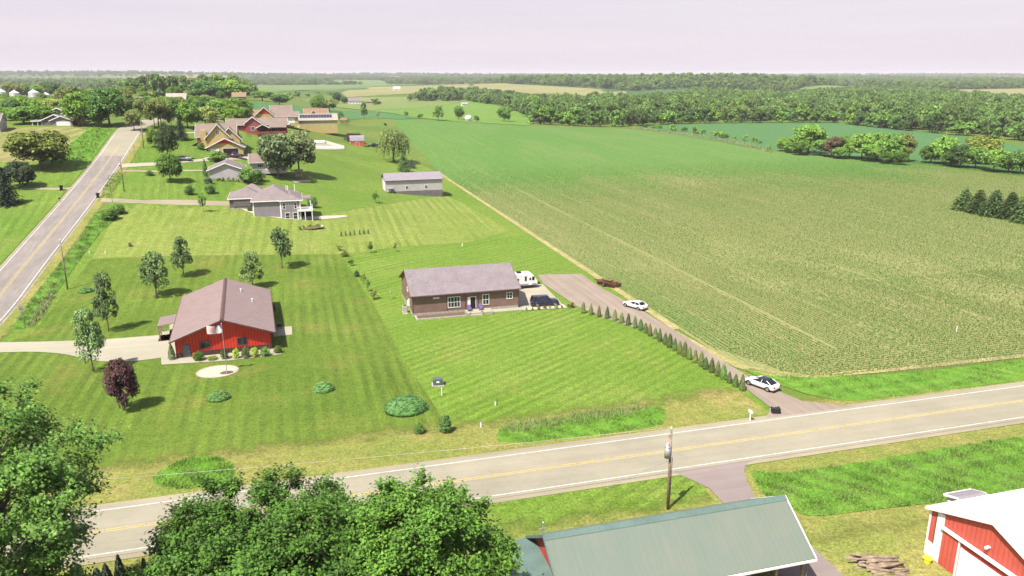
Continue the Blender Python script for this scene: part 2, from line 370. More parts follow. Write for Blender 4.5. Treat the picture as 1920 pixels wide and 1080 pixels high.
# the ditch strip along the hill road
m=M['dry'].copy(); soft(wrap(m),'u',[(-47.6,.7,-1)],1.2); sheet('verge',m,[(-50.2,100),(-45.5,100),(-45.5,300),(-50.2,300)],.07,5,uvspace=True)
sheet('lawn',M['lawn_hill'],[(-59,140),(-130,140),(-130,268),(-59.5,268)],.05,6,uvspace=True)
# meadow with mown swaths on the left of the hill road
sheet('hay_meadow',M['stubble'],[(-70,272),(-73,268),(-150,268),(-150,316),(-75,316),(-66,305)],.08,6,uvspace=True)
m=M['lush'].copy(); sheet('verge',m,[(-59.5,266),(-72,268),(-68,312),(-60,308)],.09,6,uvspace=True)

def road_mat(name,col,ang,streak=.10,crack=0,speck=.12):
    n=NT(name); w=n.coord('World'); s=n.coord('World',rot=ang,scale=(.03,1,1))
    k=n.math('ADD',n.ramp(n.noise(s,.9,4,.6),.3,.7,1-streak,1+streak),n.ramp(n.noise(w,9,3,.7),.2,.8,-speck,speck))
    k=n.math('MULTIPLY',k,n.ramp(n.noise(w,.12,5,.6),.3,.7,.92,1.08))
    if crack:
        d=n.ramp(n.noise(n.coord('World',rot=ang,scale=(.35,1,1)),.55,6,.75,1.),.5-.012*crack,.5,0,1); e=n.ramp(n.noise(n.coord('World',rot=ang,scale=(.35,1,1)),.55,6,.75,1.),.5,.5+.012*crack,1,0)
        k=n.math('MULTIPLY',k,n.math('SUBTRACT',1.,n.math('MULTIPLY',n.math('MULTIPLY',d,e),.22)))
    n.bsdf(n.bright(col,k),.9,0,n.noise(w,14,2),.3,.01); return n.m
def line_mat(name,col,wear=.5):
    n=NT(name); w=n.coord('World'); a=n.ramp(n.noise(w,2.2,5,.75),.30,.55,1-wear,1)
    p=n.bsdf(col,.7); n.L(a,p.inputs['Alpha']); return n.m
M['shoulder']=road_mat('gravel_shoulder',(.25,.215,.145),RA,.12,0,.2)
M['road_a']=road_mat('county_asphalt',(.250,.226,.165),RA,.05,.8,.06)
M['road_b']=road_mat('hill_asphalt',(.200,.175,.155),RA+math.pi/2,.09,1.6,.07)
M['gravel']=road_mat('gravel_drive',(.225,.180,.140),RA+math.pi/2,.10,0,.16)
M['asphalt_apron']=road_mat('apron_asphalt',(.205,.165,.150),RA,.06,0,.1)
M['concrete']=road_mat('pale_concrete',(.30,.275,.205),RA,.05,0,.06)
M['white_line']=line_mat('white_road_paint',(.58,.56,.52),.5)
M['yellow_line']=line_mat('yellow_road_paint',(.44,.345,.13),.40)
rl=lambda v,u0=-130,u1=260:[XY(u0,v),XY(u1,v)]
ribbon('road_shoulder',M['shoulder'],rl(72.6),10.6,.09); ribbon('county_road',M['road_a'],rl(72.6),9.1,.13)
for v in (76.55,68.6): ribbon('edge_line',M['white_line'],rl(v),.12,.145)
for v in (72.75,72.42): ribbon('centre_line',M['yellow_line'],rl(v),.15,.145)
hl=[XY(-54.3,126),XY(-54.3,309),XY(-50,332),XY(-40,350),XY(-26,362)]
hl=[hl[0]]+smooth_poly(hl[1:],2,False)
ribbon('road_shoulder',M['shoulder'],hl,9.0,.09); ribbon('hill_road',M['road_b'],[XY(-54.3,126),XY(-54.3,272)],8.2,.14)
ribbon('hill_road',M['road_a'],[XY(-54.3,272)]+hl[1:],8.2,.135)
for u in (-50.6,-58.0): ribbon('edge_line',M['white_line'],[XY(u,126),XY(u,300)],.13,.16)
for u in (-54.1,-54.5): ribbon('centre_line',M['yellow_line'],[XY(u,126),XY(u,285)],.12,.16)
# drives
APRON=[tuple(UV(G(*p))) for p in ((1200,890),(1262,886),(1290,898),(1330,917),(1352,940),(1392,985),(1420,1020),(1450,1080),(1590,1095),(1580,1080),(1532,1035),(1460,975),(1418,938),(1401,905),(1395,885),(1399,871),(1440,851))]
gp=[(49.3,128.6),(48.2,146),(49.2,153.5),(58.5,151.5),(58.4,140),(59.6,127),(60.2,112),(60.4,98),(60.8,88),(62.8,80.5),(69,76.9),(55,76.9),(57.6,80),(58.1,88),(57.4,97),(56,107),(54.6,114),(51.5,121)]
sheet('gravel_drive',M['gravel'],gp,.11,5,uvspace=True)
sheet('parking_pad',M['concrete'],[(38.9,131.2),(47.0,131.0),(47.9,145.6),(39.2,148)],.13,5,uvspace=True)
def cpoly(name,m,px,dz,it=2): return sheet(name,M[m],smooth_poly(gpoly(px),it),dz,60 if dz>.4 else 20 if dz>.15 else 12)
sheet('driveway',M['concrete'],smooth_poly(gpoly([(-60,643),(0,643),(110,641),(200,637)]),1,False)+gpoly([(318,628),(318,610),(330,606),(330,668),(525,654),(528,665),(430,677),(303,685),(302,672)])+smooth_poly(gpoly([(255,678),(200,680),(160,674),(120,664),(60,660),(0,662),(-60,663)]),1,False),.11,4)
sheet('driveway',M['shoulder'],gpoly([(192,372),(270,376),(330,375),(440,379),(440,387),(330,385),(260,382),(187,380)]),.10,4)
sheet('driveway',M['concrete'],gpoly([(230,308),(320,305),(380,298),(400,290),(470,290),(480,299),(400,302),(340,306),(290,311),(228,315)]),.12,4)
sheet('driveway',M['shoulder'],gpoly([(232,320),(300,321),(385,319),(385,321.5),(300,323.5),(230,322.5)]),.12,4)
sheet('driveway',M['concrete'],gpoly([(268,250.5),(300,251),(380,248.5),(380,250.5),(300,253),(266,252.5)]),.12,4)
sheet('driveway',M['shoulder'],gpoly([(40,352.5),(120,353),(140,351),(128,357),(40,355.5)]),.10,4)
sheet('driveway',M['asphalt_apron'],APRON,.105,4,uvspace=True)
# crop field and the fields beyond
def crop_mat(name,soil,green,dens_lo,dens_hi,vlo,vhi,rows=True,patch=.42):
    n=NT(name); w=n.coord('World'); c=n.coord('World',rot=RA); sep=n.n('ShaderNodeSeparateXYZ'); n.L(c,sep.inputs[0])
    warp=n.math('MULTIPLY',n.math('SUBTRACT',n.noise(w,.012,4,.6),.5),170.)
    d=n.ramp(n.math('ADD',sep.outputs['Y'],warp),vlo,vhi,dens_lo,dens_hi)
    pt=n.noise(n.coord('World',rot=RA,scale=(1,.35,1)),.035,5,.65); d=n.math('ADD',d,n.math('MULTIPLY',n.math('SUBTRACT',pt,.5),patch*2))
    fl=n.noise(n.coord('World',rot=RA,scale=(1.3,.5,1)),1.6,4,.7); st=n.noise(n.coord('World',rot=RA,scale=(1,.012,1)),.5,4,.7)
    d=n.math('ADD',d,n.math('ADD',n.ramp(fl,.25,.75,-.3,.3),n.ramp(st,.3,.7,-.16,.16)))
    if rows: d=n.math('ADD',d,n.ramp(n.wave(c,.76,'X',.5,.3),.1,.9,-.22,.22))
    s=n.bright(soil,n.ramp(n.noise(w,2.5,4,.7),.25,.75,.75,1.25)); gk=n.bright(green,n.ramp(n.noise(w,.9,4,.7),.25,.75,.75,1.25))
    col=n.mix(n.ramp(d,.12,.88),s,gk); n.bsdf(col,.95,0,fl,.5,.08,.12); return n.m
M['crop']=crop_mat('corn_field_soil',(.215,.208,.084),(.074,.160,.030),.18,.88,235,320)
M['crop2']=crop_mat('bean_field',(.20,.20,.08),(.060,.140,.046),.9,.95,100,400,False,.25)
M['pasture']=lawn('pasture_grass',(0.113,0.196,0.030),(0.095,0.181,0.028),(0.180,0.186,0.050),.1,None,scale=.012,fine=.4)
M['hayfar']=lawn('far_hay_field',(0.224,0.207,0.085),(0.176,0.180,0.068),(0.272,0.246,0.111),.25,.8,14,.08,.006,.3)
M['greenfar']=lawn('far_green_field',(.085,.155,.040),(.115,.170,.050),(.22,.2,.08),.2,.6,16,.06,.006,.3)
M['meadfar']=lawn('far_meadow',(.15,.19,.055),(.11,.165,.040),(.26,.22,.09),.2,None,scale=.006,fine=.3)
fe=gpoly([(795,292),(772,272),(755,252),(742,232),(742,224),(860,228),(1000,236),(1200,242),(1300,258),(1440,285),(1700,305),(1920,332),(2250,380)])
FIELD=[(61.3,98),(62.5,93.5),(66,90.2),(72,88.3),(80,87.4),(106,86.4),(140,85),(230,84)]
sheet('crop_field',M['crop'],[XY(*p) for p in FIELD]+fe[::-1]+[XY(61.3,330)],.06,8)
tanedge=lawn('field_edge_grass',(.30,.255,.115),(.23,.215,.075),(.36,.30,.15),.35,None,scale=.2)
m=tanedge; 
sheet('field_edge',m,[(60.3,112),(61.6,98),(62.8,93.8),(66.2,90.4),(72,88.5),(80,87.6),(106,86.6),(140,85.2),(140,84),(106,85.4),(80,86.2),(70,87),(64,89.4),(61,93.5),(59.9,100)],.10,5,uvspace=True)
sheet('field_edge',m,[(60.2,112),(61.6,112),(61.9,330),(60.6,330)],.10,6,uvspace=True)
cpoly('field','crop2',[(1170,238),(1290,231),(1420,230),(1580,229),(1760,250),(1990,285),(1990,338),(1700,303),(1450,284),(1300,257)],.10,1)
cpoly('field','crop2',[(430,207),(470,189),(520,196),(610,203),(700,210),(795,222),(745,224),(690,221),(560,226),(430,232)],.2,0)
cpoly('pasture','pasture',[(690,208),(760,204),(880,188),(960,202),(1015,226),(990,236),(860,229),(790,222)],.3,0)
for nm,m,px in (('field','greenfar',[(450,166),(520,153),(660,150),(790,152),(780,159),(640,167),(520,173),(455,173)]),('field','hayfar',[(640,174),(700,163),(880,158),(880,163),(770,176),(650,183)]),
    ('pasture','meadfar',[(560,187),(640,184),(760,182),(890,187),(765,204),(690,208),(600,196)]),('field','hayfar',[(880,154),(960,158),(1175,172),(1172,182),(1000,177),(890,164)]),
    ('field','hayfar',[(1790,168),(1920,166),(2060,166),(2060,190),(1900,187)]),('field','meadfar',[(1480,172),(1600,160),(1602,165),(1490,179)]),('field','hayfar',[(290,162),(356,154),(356,166),(300,169)]),
    ('field','hayfar',[(230,150.5),(330,146.5),(330,150),(240,154.5)]),('field','meadfar',[(0,168),(130,163),(140,169),(0,178)]),('field','greenfar',[(1470,146),(1640,143.5),(1640,147),(1480,150)]),('field','meadfar',[(1340,156.5),(1405,156),(1400,161),(1345,161.5)]),
    ('field','greenfar',[(600,146),(780,144.5),(780,149),(620,150)])):
    cpoly(nm,m,px,.45,0)
# ---------------------------------------------------------------- vegetation
rngs=lambda s:np.random.default_rng(s)
def unit(v): return v/np.maximum(np.linalg.norm(v,axis=-1,keepdims=True),1e-9)
def leaves(name,c,nrm,size,mat,seed=0,asp=.62,tang=None):
    """diamond leaves at c facing nrm; tang fixes the long axis"""
    r=rngs(seed+991); n=len(c); nrm=unit(nrm)
    t=unit(np.cross(nrm,r.normal(size=(n,3)))) if tang is None else unit(tang-nrm*(tang*nrm).sum(1,keepdims=True))
    b=np.cross(nrm,t); s=np.asarray(size).reshape(-1,1)*np.ones((n,1))
    q=np.stack([c-t*s,c+b*s*asp+nrm*s*.12,c+t*s,c-b*s*asp+nrm*s*.12],1)
    return qmesh(name,q,mat)
def sph(r,n):
    return unit(r.normal(size=(n,3)))
def crown_pts(seed,nl,per,lobe=(.17,.27),zc=.6,rz=.40,rxy=.40,up=.35,hollow=.55,taper=0.,fill=.15):
    """clumpy crown in a unit box: lobes over an ellipsoid, leaves over each lobe"""
    r=rngs(seed); d=sph(r,nl*3); d=d[d[:,2]>-.75][:nl]; nl=len(d)
    rad=np.where(r.random(nl)<fill,r.uniform(.1,hollow,nl),r.uniform(hollow,1,nl)**.5)
    lc=d*rad[:,None]*np.array([rxy,rxy,rz]); 
    lc[:,:2]*= (1-taper*np.clip((lc[:,2:3]+rz)/(2*rz),0,1)); lc[:,2]+=zc
    lr=r.uniform(*lobe,nl)
    dd=sph(r,nl*per).reshape(nl,per,3); dd[:,:,2]=np.where(r.random((nl,per))<up,np.abs(dd[:,:,2]),dd[:,:,2])
    k=r.uniform(.72,1.06,(nl,per,1)); p=lc[:,None]+dd*k*lr[:,None,None]*np.array([1,1,.8])
    nrm=dd+r.normal(size=dd.shape)*.45+np.array([0,0,.35])
    return p.reshape(-1,3),nrm.reshape(-1,3),lc,lr
def limb_mesh(lc,rt,z0,h,mat,seed,nmax=9,lean=0.):
    r=random.Random(seed); m=MB(); 
    m.tube([(0,0,-.02),(lean*.02,0,z0*.5),(lean*.04,.005,z0),(lean*.05,0,h)],[rt*1.25,rt,rt*.85,rt*.2],7)
    idx=list(range(len(lc))); r.shuffle(idx)
    for i in idx[:nmax]:
        p=lc[i]; zb=min(z0+r.uniform(-.05,.25)*(h-z0)+.05,p[2]*.8); mid=(p[0]*.45,p[1]*.45,zb+(p[2]-zb)*.6)
        m.tube([(0,0,zb),mid,tuple(p)],[rt*.5,rt*.32,rt*.12],5)
    return m.mesh('trunk',mat,True)
M['bark']=mat('bark',(.13,.105,.085),.95,0,.35,6,stripe=None,grain=.3)
M['leaf']=leafmat('leaf',trans=.26); M['needle']=leafmat('needle',trans=.12,var=.4)
PROTO={}
def proto(kind,v):
    key=(kind,v)
    if key in PROTO: return PROTO[key]
    sd=hash(kind)%1 + {'round':1,'oval':2,'open':3,'spruce':4,'arbor':5,'willow':6,'shrub':7,'wood':8,'young':9,'column':10,'dense':11,'mini':12,'pine':13}[kind]*37+v*101
    r=rngs(sd); tr=None
    if kind in('round','wood','dense'):
        nl,per,ls={'round':(46,95,.034),'wood':(24,42,.062),'dense':(60,120,.028)}[kind]
        p,n,lc,lr=crown_pts(sd,nl,per,(.11,.20),.56 if kind!='wood' else .51,.42 if kind!='wood' else .48,.41)
        cr=leaves('crown',p,n,r.uniform(.7,1.35,len(p))*ls,M['leaf'],sd); tr=limb_mesh(lc,.025,.22,.75,M['bark'],sd,7)
    elif kind=='oval':
        p,n,lc,lr=crown_pts(sd,60,110,(.085,.17),.58,.42,.38,taper=.55)
        cr=leaves('crown',p,n,r.uniform(.7,1.35,len(p))*.024,M['leaf'],sd); tr=limb_mesh(lc,.022,.2,.92,M['bark'],sd,14)
    elif kind=='open':
        p,n,lc,lr=crown_pts(sd,44,85,(.06,.15),.57,.41,.42,taper=.45,fill=.3)
        cr=leaves('crown',p,n,r.uniform(.7,1.35,len(p))*.024,M['leaf'],sd); tr=limb_mesh(lc,.02,.16,.9,M['bark'],sd,26)
    elif kind=='young':
        p,n,lc,lr=crown_pts(sd,16,42,(.08,.17),.62,.36,.34,fill=.3)
        cr=leaves('crown',p,n,r.uniform(.7,1.35,len(p))*.05,M['leaf'],sd); tr=limb_mesh(lc,.02,.3,.85,M['bark'],sd,6)
    elif kind=='shrub':
        p,n,lc,lr=crown_pts(sd,34,60,(.16,.26),.45,.42,.36)
        p[:,2]=np.maximum(p[:,2],.02); cr=leaves('crown',p,n,r.uniform(.7,1.35,len(p))*.042,M['leaf'],sd)
    elif kind=='mini':
        p,n,lc,lr=crown_pts(sd,10,26,(.16,.28),.45,.42,.36); p[:,2]=np.maximum(p[:,2],.02); cr=leaves('crown',p,n,r.uniform(.7,1.35,len(p))*.10,M['leaf'],sd)
    elif kind in('spruce','pine'):
        W=[];N=[];Tg=[];Sz=[]; tiers=20 if kind=='spruce' else 22
        for i in range(tiers):
            z=.05+.93*(i/tiers)**.92; rad=.5*(1-z)**(.85 if kind=='spruce' else .7)+.015; nb=int(9+26*rad)
            for b in range(nb):
                a=2*math.pi*(b+r.random())/nb; L=rad*r.uniform(.72,1.08); m=max(4,int(L*46))
                t=(np.arange(m)+r.random(m))/m; d=np.array([math.cos(a),math.sin(a),0])
                c=d*(t*L)[:,None]; c[:,2]+=z-.16*L*np.sin(t*1.7)+(.10*t*L if kind=='pine' else 0); c+=r.normal(size=c.shape)*.012
                W.append(c); N.append(np.array([0,0,1])+r.normal(size=(m,3))*.5+d*.3); Tg.append(d+r.normal(size=(m,3))*.6-np.array([0,0,.25])); Sz.append(r.uniform(.6,1.3,m)*(.034 if kind=='spruce' else .042))
        cr=leaves('crown',np.concatenate(W),np.concatenate(N),np.concatenate(Sz),M['needle'],sd,.45,np.concatenate(Tg)); m=MB(); m.cyl(0,0,-.02,.6,.022,.01,7); tr=m.mesh('trunk',M['bark'])
    elif kind in('arbor','column'):
        n=1100; z=r.random(n)**.85*.97+.02; rad=.5*np.clip(np.minimum((1.02-z)**.62*1.12,.55+z*2.2),0,1)*r.uniform(.75,1.04,n)*(1+.08*np.sin(z*40)); a=r.random(n)*2*math.pi
        d=np.stack([np.cos(a),np.sin(a),0*a],1); c=d*rad[:,None]; c[:,2]=z
        cr=leaves('crown',c,d+r.normal(size=(n,3))*.4,r.uniform(.6,1.3,n)*.06,M['needle'],sd,.5,np.array([0,0,1.])+r.normal(size=(n,3))*.35)
    elif kind=='willow':
        p0,n0,lc,lr=crown_pts(sd,40,8,(.1,.18),.66,.32,.40); W=[];N=[];Tg=[]
        for q in p0:
            L=r.uniform(.10,.34)*(1 if q[2]<.75 else .7); m=int(L*110)+4; t=np.linspace(0,1,m)
            out=np.array([q[0],q[1],0])*.5; c=q+out*t[:,None]*.35; c[:,2]-=L*t**1.3; c+=r.normal(size=c.shape)*.010; c[:,2]=np.maximum(c[:,2],.06)
            W.append(c);N.append(np.array([q[0],q[1],.15])+r.normal(size=(m,3))*.3);Tg.append(np.array([0,0,-1.])+r.normal(size=(m,3))*.3)
        c=np.concatenate(W); cr=leaves('crown',c,np.concatenate(N),r.uniform(.7,1.3,len(c))*.022,M['leaf'],sd,.5,np.concatenate(Tg)); tr=limb_mesh(lc,.03,.25,.7,M['bark'],sd,8)
    PROTO[key]=(cr,tr); return PROTO[key]
RT=random.Random(5)
def tree(name,label,cat,kind,base,w,h,color,group=None,v=None,rz=None,trunk=True,crown='crown'):
    cr,tr=proto(kind,RT.randrange(3) if v is None else v)
    t=thing(name,label,cat,base,RT.uniform(0,6.28) if rz is None else rz,group,(w,w,h))
    link(crown,cr,None,t,color)
    if tr is not None and trunk: link('trunk',tr,None,t)
    return t
def ptree(name,label,cat,kind,px,py,ptop,pw,color,group=None,d=None,**k):
    """a tree whose foot shows at photo pixel px,py (or stands at distance d), its tip at row ptop, pw pixels wide"""
    b=G(px,py) if d is None else D(px,d)
    h=max(.3,float(top(b,ptop))); w=pw/F*depth(b)
    b=b-np.array([0,0,.03]); return tree(name,label,cat,kind,b,w,h,color,group,**k)
GR={'mid':(0.125,0.249,0.044),'bright':(.125,.245,.034),'dark':(0.075,0.158,0.038),'deep':(0.038,0.081,0.036),'olive':(0.197,0.249,0.064),'yellow':(.155,.205,.036),'silver':(.130,.185,.075),'blue':(0.097,0.164,0.110),'lime':(.25,.36,.035),'plum':(0.064,0.032,0.032),'rust':(.150,.118,.064),'cedar':(0.094,0.171,0.044),'grass':(0.107,0.268,0.036)}
TR='young oval tree'
def yard():
    g='row of young leafy trees round the red house lawn'
    for px,py,tp,w,k,l in ((175,697,574,66,'open','thin gappy young tree casting a shadow on the driveway edge left of the maroon tree'),(204,622,511,56,'open','young oval tree on the lawn between the pale driveway and the tall utility pole'),(294,558,468,66,'open','full oval tree on the lawn just behind the porch of the red house'),
        (345,519,441,50,'open','slim oval tree standing farthest back left behind the red house'),(474,541,472,56,'open','dark oval tree directly behind the roof of the red house'),(529,503,421,56,'open','silvery oval tree at the back edge of the dark lawn, right of the red house')):
        ptree('young_tree',l,'tree',k,px,py,tp,w,(.150,.245,.080),g)
    ptree('maroon_maple','dark purple oval maple on the striped lawn beside the driveway','tree','dense',233,770,676,60,GR['plum'],v=1)
    g='small young trees along the lawn boundary'
    for px,py,tp,w,c,k,l in ((637,470,457,17,'olive','young','sparse sapling farthest back in the boundary row between the two striped lawns'),(647,481,469,16,'olive','shrub','low bushy shrub second from the far end of the boundary row'),(658,498,485,14,'mid','young','sapling with a mulch ring ahead of the two low far shrubs of the boundary row'),
        (669,519,506,12,'dark','shrub','small dark rounded shrub in the middle of the boundary row'),(682,533,514,16,'yellow','young','pale yellowish sapling right of the small dark rounded shrub'),(690,547,524,15,'mid','young','green sapling with its own shadow near the house end of the boundary row'),(702,562,543,20,'olive','young','nearest wispy sapling of the boundary row, left of the brown house')):
        ptree('sapling',l,'sapling',k,px,py,tp,w,GR[c],g)
    for px,py,tp,w,c,l in ((695,475,452,13,'mid','small round sapling in the mown lawn behind the brown house'),(741,472,453,9,'olive','thin sapling behind the brown house roof, right of a rounder one'),(705,381,357,16,'bright','bright green sapling on the lawn in front of the long grey shed'),(381,398,362,18,'mid','upright sapling beside the gravel drive left of the grey house')):
        ptree('sapling',l,'sapling','young',px,py,tp,w,GR[c])
    ptree('shrub','small round green shrub alone in the dry roadside grass left of a taller one','shrub','shrub',785,813,791,22,GR['mid'])
    ptree('shrub','tall upright green shrub in the dry roadside grass near the white post','shrub','shrub',834,811,776,26,GR['dark'])
    for px,py,tp,w,c,k,l in ((357,365,347,20,'dark','shrub','dark round bush left of a pointed one, on the lawn by the grey garage'),(394,363,342,20,'dark','shrub','dark pointed bush on the lawn in front of the small grey garage'),(280,329,319,17,'mid','shrub','clipped green bush on a mulch patch beside the hill road'),(245,462,453,9,'rust','mini','small rusty brown shrub alone on the pale striped lawn'),
        (205,412,391,34,'mid','shrub','rounded wild bush at the near end of the ditch thicket'),(222,401,382,26,'mid','shrub','wild bush at the far end of the ditch thicket beside the gravel drive'),(1160,578,566,10,'olive','mini','tiny weed tuft by the gravel') )[:6]:
        ptree('bush',l,'bush',k,px,py,tp,w,GR[c])
    # arborvitae beside the gravel drive
    for px,py in ((1093.6,587.6),(1108,590.8),(1123,594.7),(1138.4,597.8),(1152.8,602),(1165.3,606),(1177.8,610.6),(1190.3,615.5),(1201,619.7),(1210.3,624.7),(1218,630.6),(1228.3,635.3),(1236.7,640.5),(1246.9,646.7),(1255.5,652),(1264.9,658),(1273.9,663.6),(1283.3,669.2),(1292.3,674.5),(1303,680.5),(1314.4,687.2),(1322.6,692.9),(1333.9,698.9),(1345,705.6),(1356,712),(1366.9,718.7),(1378.5,725.5),(1391,732.6)):
        b=G(px,py); s=RT.uniform(.9,1.1)
        tree('arborvitae','small clipped arborvitae in the row along the gravel drive','shrub','arbor',b,.95*s*RT.uniform(.85,1.12),2.1*s*RT.uniform(.88,1.08),(.092+RT.uniform(-.015,.025),.150+RT.uniform(-.025,.025),.030),'arborvitae row along the gravel drive')
    for i in range(7):
        tree('arborvitae','tiny arborvitae in the short row on the pale lawn below the grey house','shrub','arbor',G(640+i*8.2+(i>3)*1.5,443-i*.75),.55,1.25,GR['dark'],'short row of tiny arborvitae')
    # planting at the red house
    for px,py,w,h,c,k,l in ((323,675,14,30,'dark','column','tall dark clipped shrub at the left corner of the red house'),(373.6,676.5,20,21,'mid','shrub','large round clipped shrub right of the grey house door'),(399,675,18,9,'yellow','shrub','low golden shrub between two round green ones at the red house'),(422,674,16,22,'cedar','shrub','clipped green shrub behind the flagpole'),(443,673,12,22,'lime','shrub','bright yellow shrub under the wall left of the right-hand window of the red house'),(461.5,671.5,16,22,'cedar','shrub','clipped green shrub between the two bright yellow ones'),(478,669.5,14,21,'lime','shrub','bright yellow shrub right of the right-hand window of the red house'),(498,667.5,18,19,'mid','shrub','round green shrub near the right corner of the red house'),(520.5,662,17,15,'yellow','shrub','loose yellow green shrub past the right corner of the red house')):
        ptree('shrub',l,'shrub',k,px,py,py-h,w,GR[c],'shrubs in the red house bed')
    ptree('evergreen','dark evergreen in the shade beside the far right wall of the red house','tree','arbor',512,585,567,12,GR['deep'])
    # hill houses
    ptree('big_tree','broad yellow green tree alone in front of the mown hay meadow','tree','round',77,317,243,108,GR['yellow'],v=0)
    ptree('spruce','large dark blue spruce at the left edge beside the gravel lane','tree','spruce',14,384,310,62,(.022,.038,.026))
    ptree('grey_tree','round grey green tree right behind the large dark spruce','tree','round',38,352,303,58,(.052,.078,.036))
    ptree('street_tree','round green tree with a clear trunk on the lawn beside the yellow house drive','tree','dense',320,341,289,46,GR['bright'],v=0)
    ptree('leafy_tree','tall leafy tree behind the street tree, left of the yellow house','tree','oval',316,300,232,52,(.045,.085,.026))
    ptree('leafy_tree','smaller bright tree hugging the left side of the tall leafy tree','tree','round',290,277,241,26,GR['bright'])
    ptree('spruce','dark spruce standing behind the tall leafy tree beside the yellow house','tree','spruce',340,262,216,34,GR['deep'])
    ptree('columnar_evergreen','slim columnar evergreen at the left corner of the small grey garage','tree','column',385.5,331,299,10,GR['dark'])
    ptree('maple','left of the two silvery maples between the grey houses','tree','round',522,334,249,74,GR['silver'],'pair of silvery maples',v=0)
    ptree('maple','right and taller of the two silvery maples between the grey houses','tree','round',561,328,246,66,GR['silver'],'pair of silvery maples',v=2)
    ptree('bright_tree','bright green tree between the deck house and the left silvery maple','tree','round',502,285,252,34,GR['bright'])
    ptree('willow','weeping willow beside the crop field','tree','willow',738,304,241,66,(.125,.185,.055))
    ptree('cedar','dark cedar standing just behind the long grey shed','tree','spruce',757,322,277,32,GR['cedar'],v=1)
    ptree('blue_shrub','low blue green spruce right of the dark cedar','shrub','spruce',772,315,298,22,GR['blue'])
    ptree('purple_shrub','wide purple brown shrub behind the little red shed','shrub','shrub',664,266,247,38,(.05,.035,.030))
    for px,py,tp,w,c,l in ((470,343,311,42,'mid','wide green bush at the right corner of the small grey garage'),(486,339,318,30,'dark','dark bush between the garage and the silvery maples'),(407,301,283,40,'mid','rounded shrub in front of the open garage of the yellow house'),(376,280,266,16,'dark','dark shrub by the porch of the yellow house'),(586,389,366,20,'dark','dark leafy bush beside the deck of the grey house'),(391,345,331,16,'blue','blue grey low juniper at the corner of the small grey garage')):
        ptree('bush',l,'bush','shrub',px,py,tp,w,GR[c])
    for i,px in enumerate((410,418,428.5,437,446)): ptree('bush','clipped bush in the row under the small grey garage wall','bush','mini',px,340,331.5,7.5,GR['olive'],'bushes under the garage wall')
    ptree('bush','rounded yellow green bush in the stone bed left of the grey house','bush','shrub',468.5,396,386,9,GR['cedar'])
    for px in (433,443,456): ptree('bush','tiny dark bush in the stone bed left of the grey house','bush','mini',px,391,387,5,GR['dark'],'tiny bushes in the stone bed')
    # yard trees farther up
    for px,py,tp,w,k,c,l in ((438,236,197,44,'dense','bright','bright green tree left of the far yellow house'),(456,232,200,26,'round','mid','darker tree touching the bright tree by the far yellow house'),(386,241,200,52,'round','olive','broad olive green tree behind the yellow house roof'),(352,240,192,44,'dense','mid','dark green tree left of the olive tree'),
        (322,240,190,20,'oval','bright','narrow bright tree by the far utility poles'),(298,240,186,50,'round','olive','brownish feathery tree behind the far utility poles'),(252,246,205,30,'round','olive','low olive tree at the crest of the hill road'),(206,236,166,76,'dense','dark','huge dark tree at the top of the hill road'),(150,236,174,56,'dense','bright','big bright tree right of the left grey house'),(178,237,200,34,'round','bright','lower bright tree left of the huge dark tree'),(130,225,190,40,'round','mid','mid green tree behind the left grey house'),
        (85,232,196,50,'round','bright','bright thicket tree behind the left grey house roof'),(45,232,198,58,'round','mid','spreading tree between the left grey garage and the left grey house'),(12,226,202,44,'round','bright','bright tree above the left grey garage'),(110,215,186,40,'round','olive','dull green tree behind the grain bins on the right'),
        (683,224,190,18,'open','dark','tall thin dark tree in the upper lawn right of the solar barn'),(709,224,209,9,'young','olive','wispy sapling right of the tall thin dark tree'),(640,231,211,14,'young','dark','small dark tree beside the orange playset'),(653,230,219,9,'mini','dark','little round tree right of the small dark tree'),(722,236,229,7,'mini','dark','lonely dark bush in the upper lawn near the crop field'),
        (596,208,180,30,'dense','bright','bright bushy tree behind the orange roof'),(618,209,184,36,'round','olive','pale tree behind the orange roof, right of the bright one')):
        ptree('yard_tree',l,'tree',k,px,py,tp,w,GR[c])
    # far single trees on the pasture and round the distant houses
    for px,py,tp,w,k,c,l in ((761,222,205,12,'young','mid','small field-edge tree left of two others on the pasture'),(788,222,211,11,'mini','mid','round bush on the pasture edge'),(822,226,198,28,'open','mid','loose double tree on the field edge left of the white tank'),(860,224,197,20,'round','mid','tree beside the white tank'),(893,228,213,11,'mini','mid','bush on the right of the white tank'),(945,228,199,28,'round','mid','round tree alone on the bright pasture'),(996,232,214,18,'mini','mid','bush between the lone round tree and the wood'),
        (1004,226,184,22,'oval','mid','tall tree standing out at the corner of the wood'),(524,196,176,36,'round','mid','dark tree left of others in a line across the far green field'),(492,189,170,44,'round','mid','tree group beside the far brick house'),(530,190,186,10,'mini','dark','bush between two far trees'),(542,187,172,20,'mini','mid','bush on the ridge above the far green field'),
        (633,194,172,20,'round','dark','dark tree just left of the far white house'),(646,195,180,16,'round','mid','shorter tree touching the far white house'),(706,197,184,20,'mini','dark','dark tree by the far brown sheds'),(430,186,150,70,'dense','mid','big crown behind the far brick house'),(395,186,153,78,'dense','dark','large dark crown far behind the olive tree'),(363,186,168,24,'round','rust','rusty yellow tree among the far crowns'),(455,184,162,24,'round','dark','round crown right of the far brick house'),
        (556,181,170,16,'mini','mid','first bush of the far hedge'),(575,181,172,14,'mini','mid','second bush of the far hedge'),(598,180,171,18,'mini','mid','third bush of the far hedge'),(620,180,169,14,'mini','mid','fourth bush of the far hedge')):
        ptree('distant_tree',l,'tree',k,px,py,tp,w,GR[c])
    # hedgerow on the right between the two fields
    g='trees of the hedgerow between the two fields'
    hl='leafy green hedgerow tree between the two big fields'
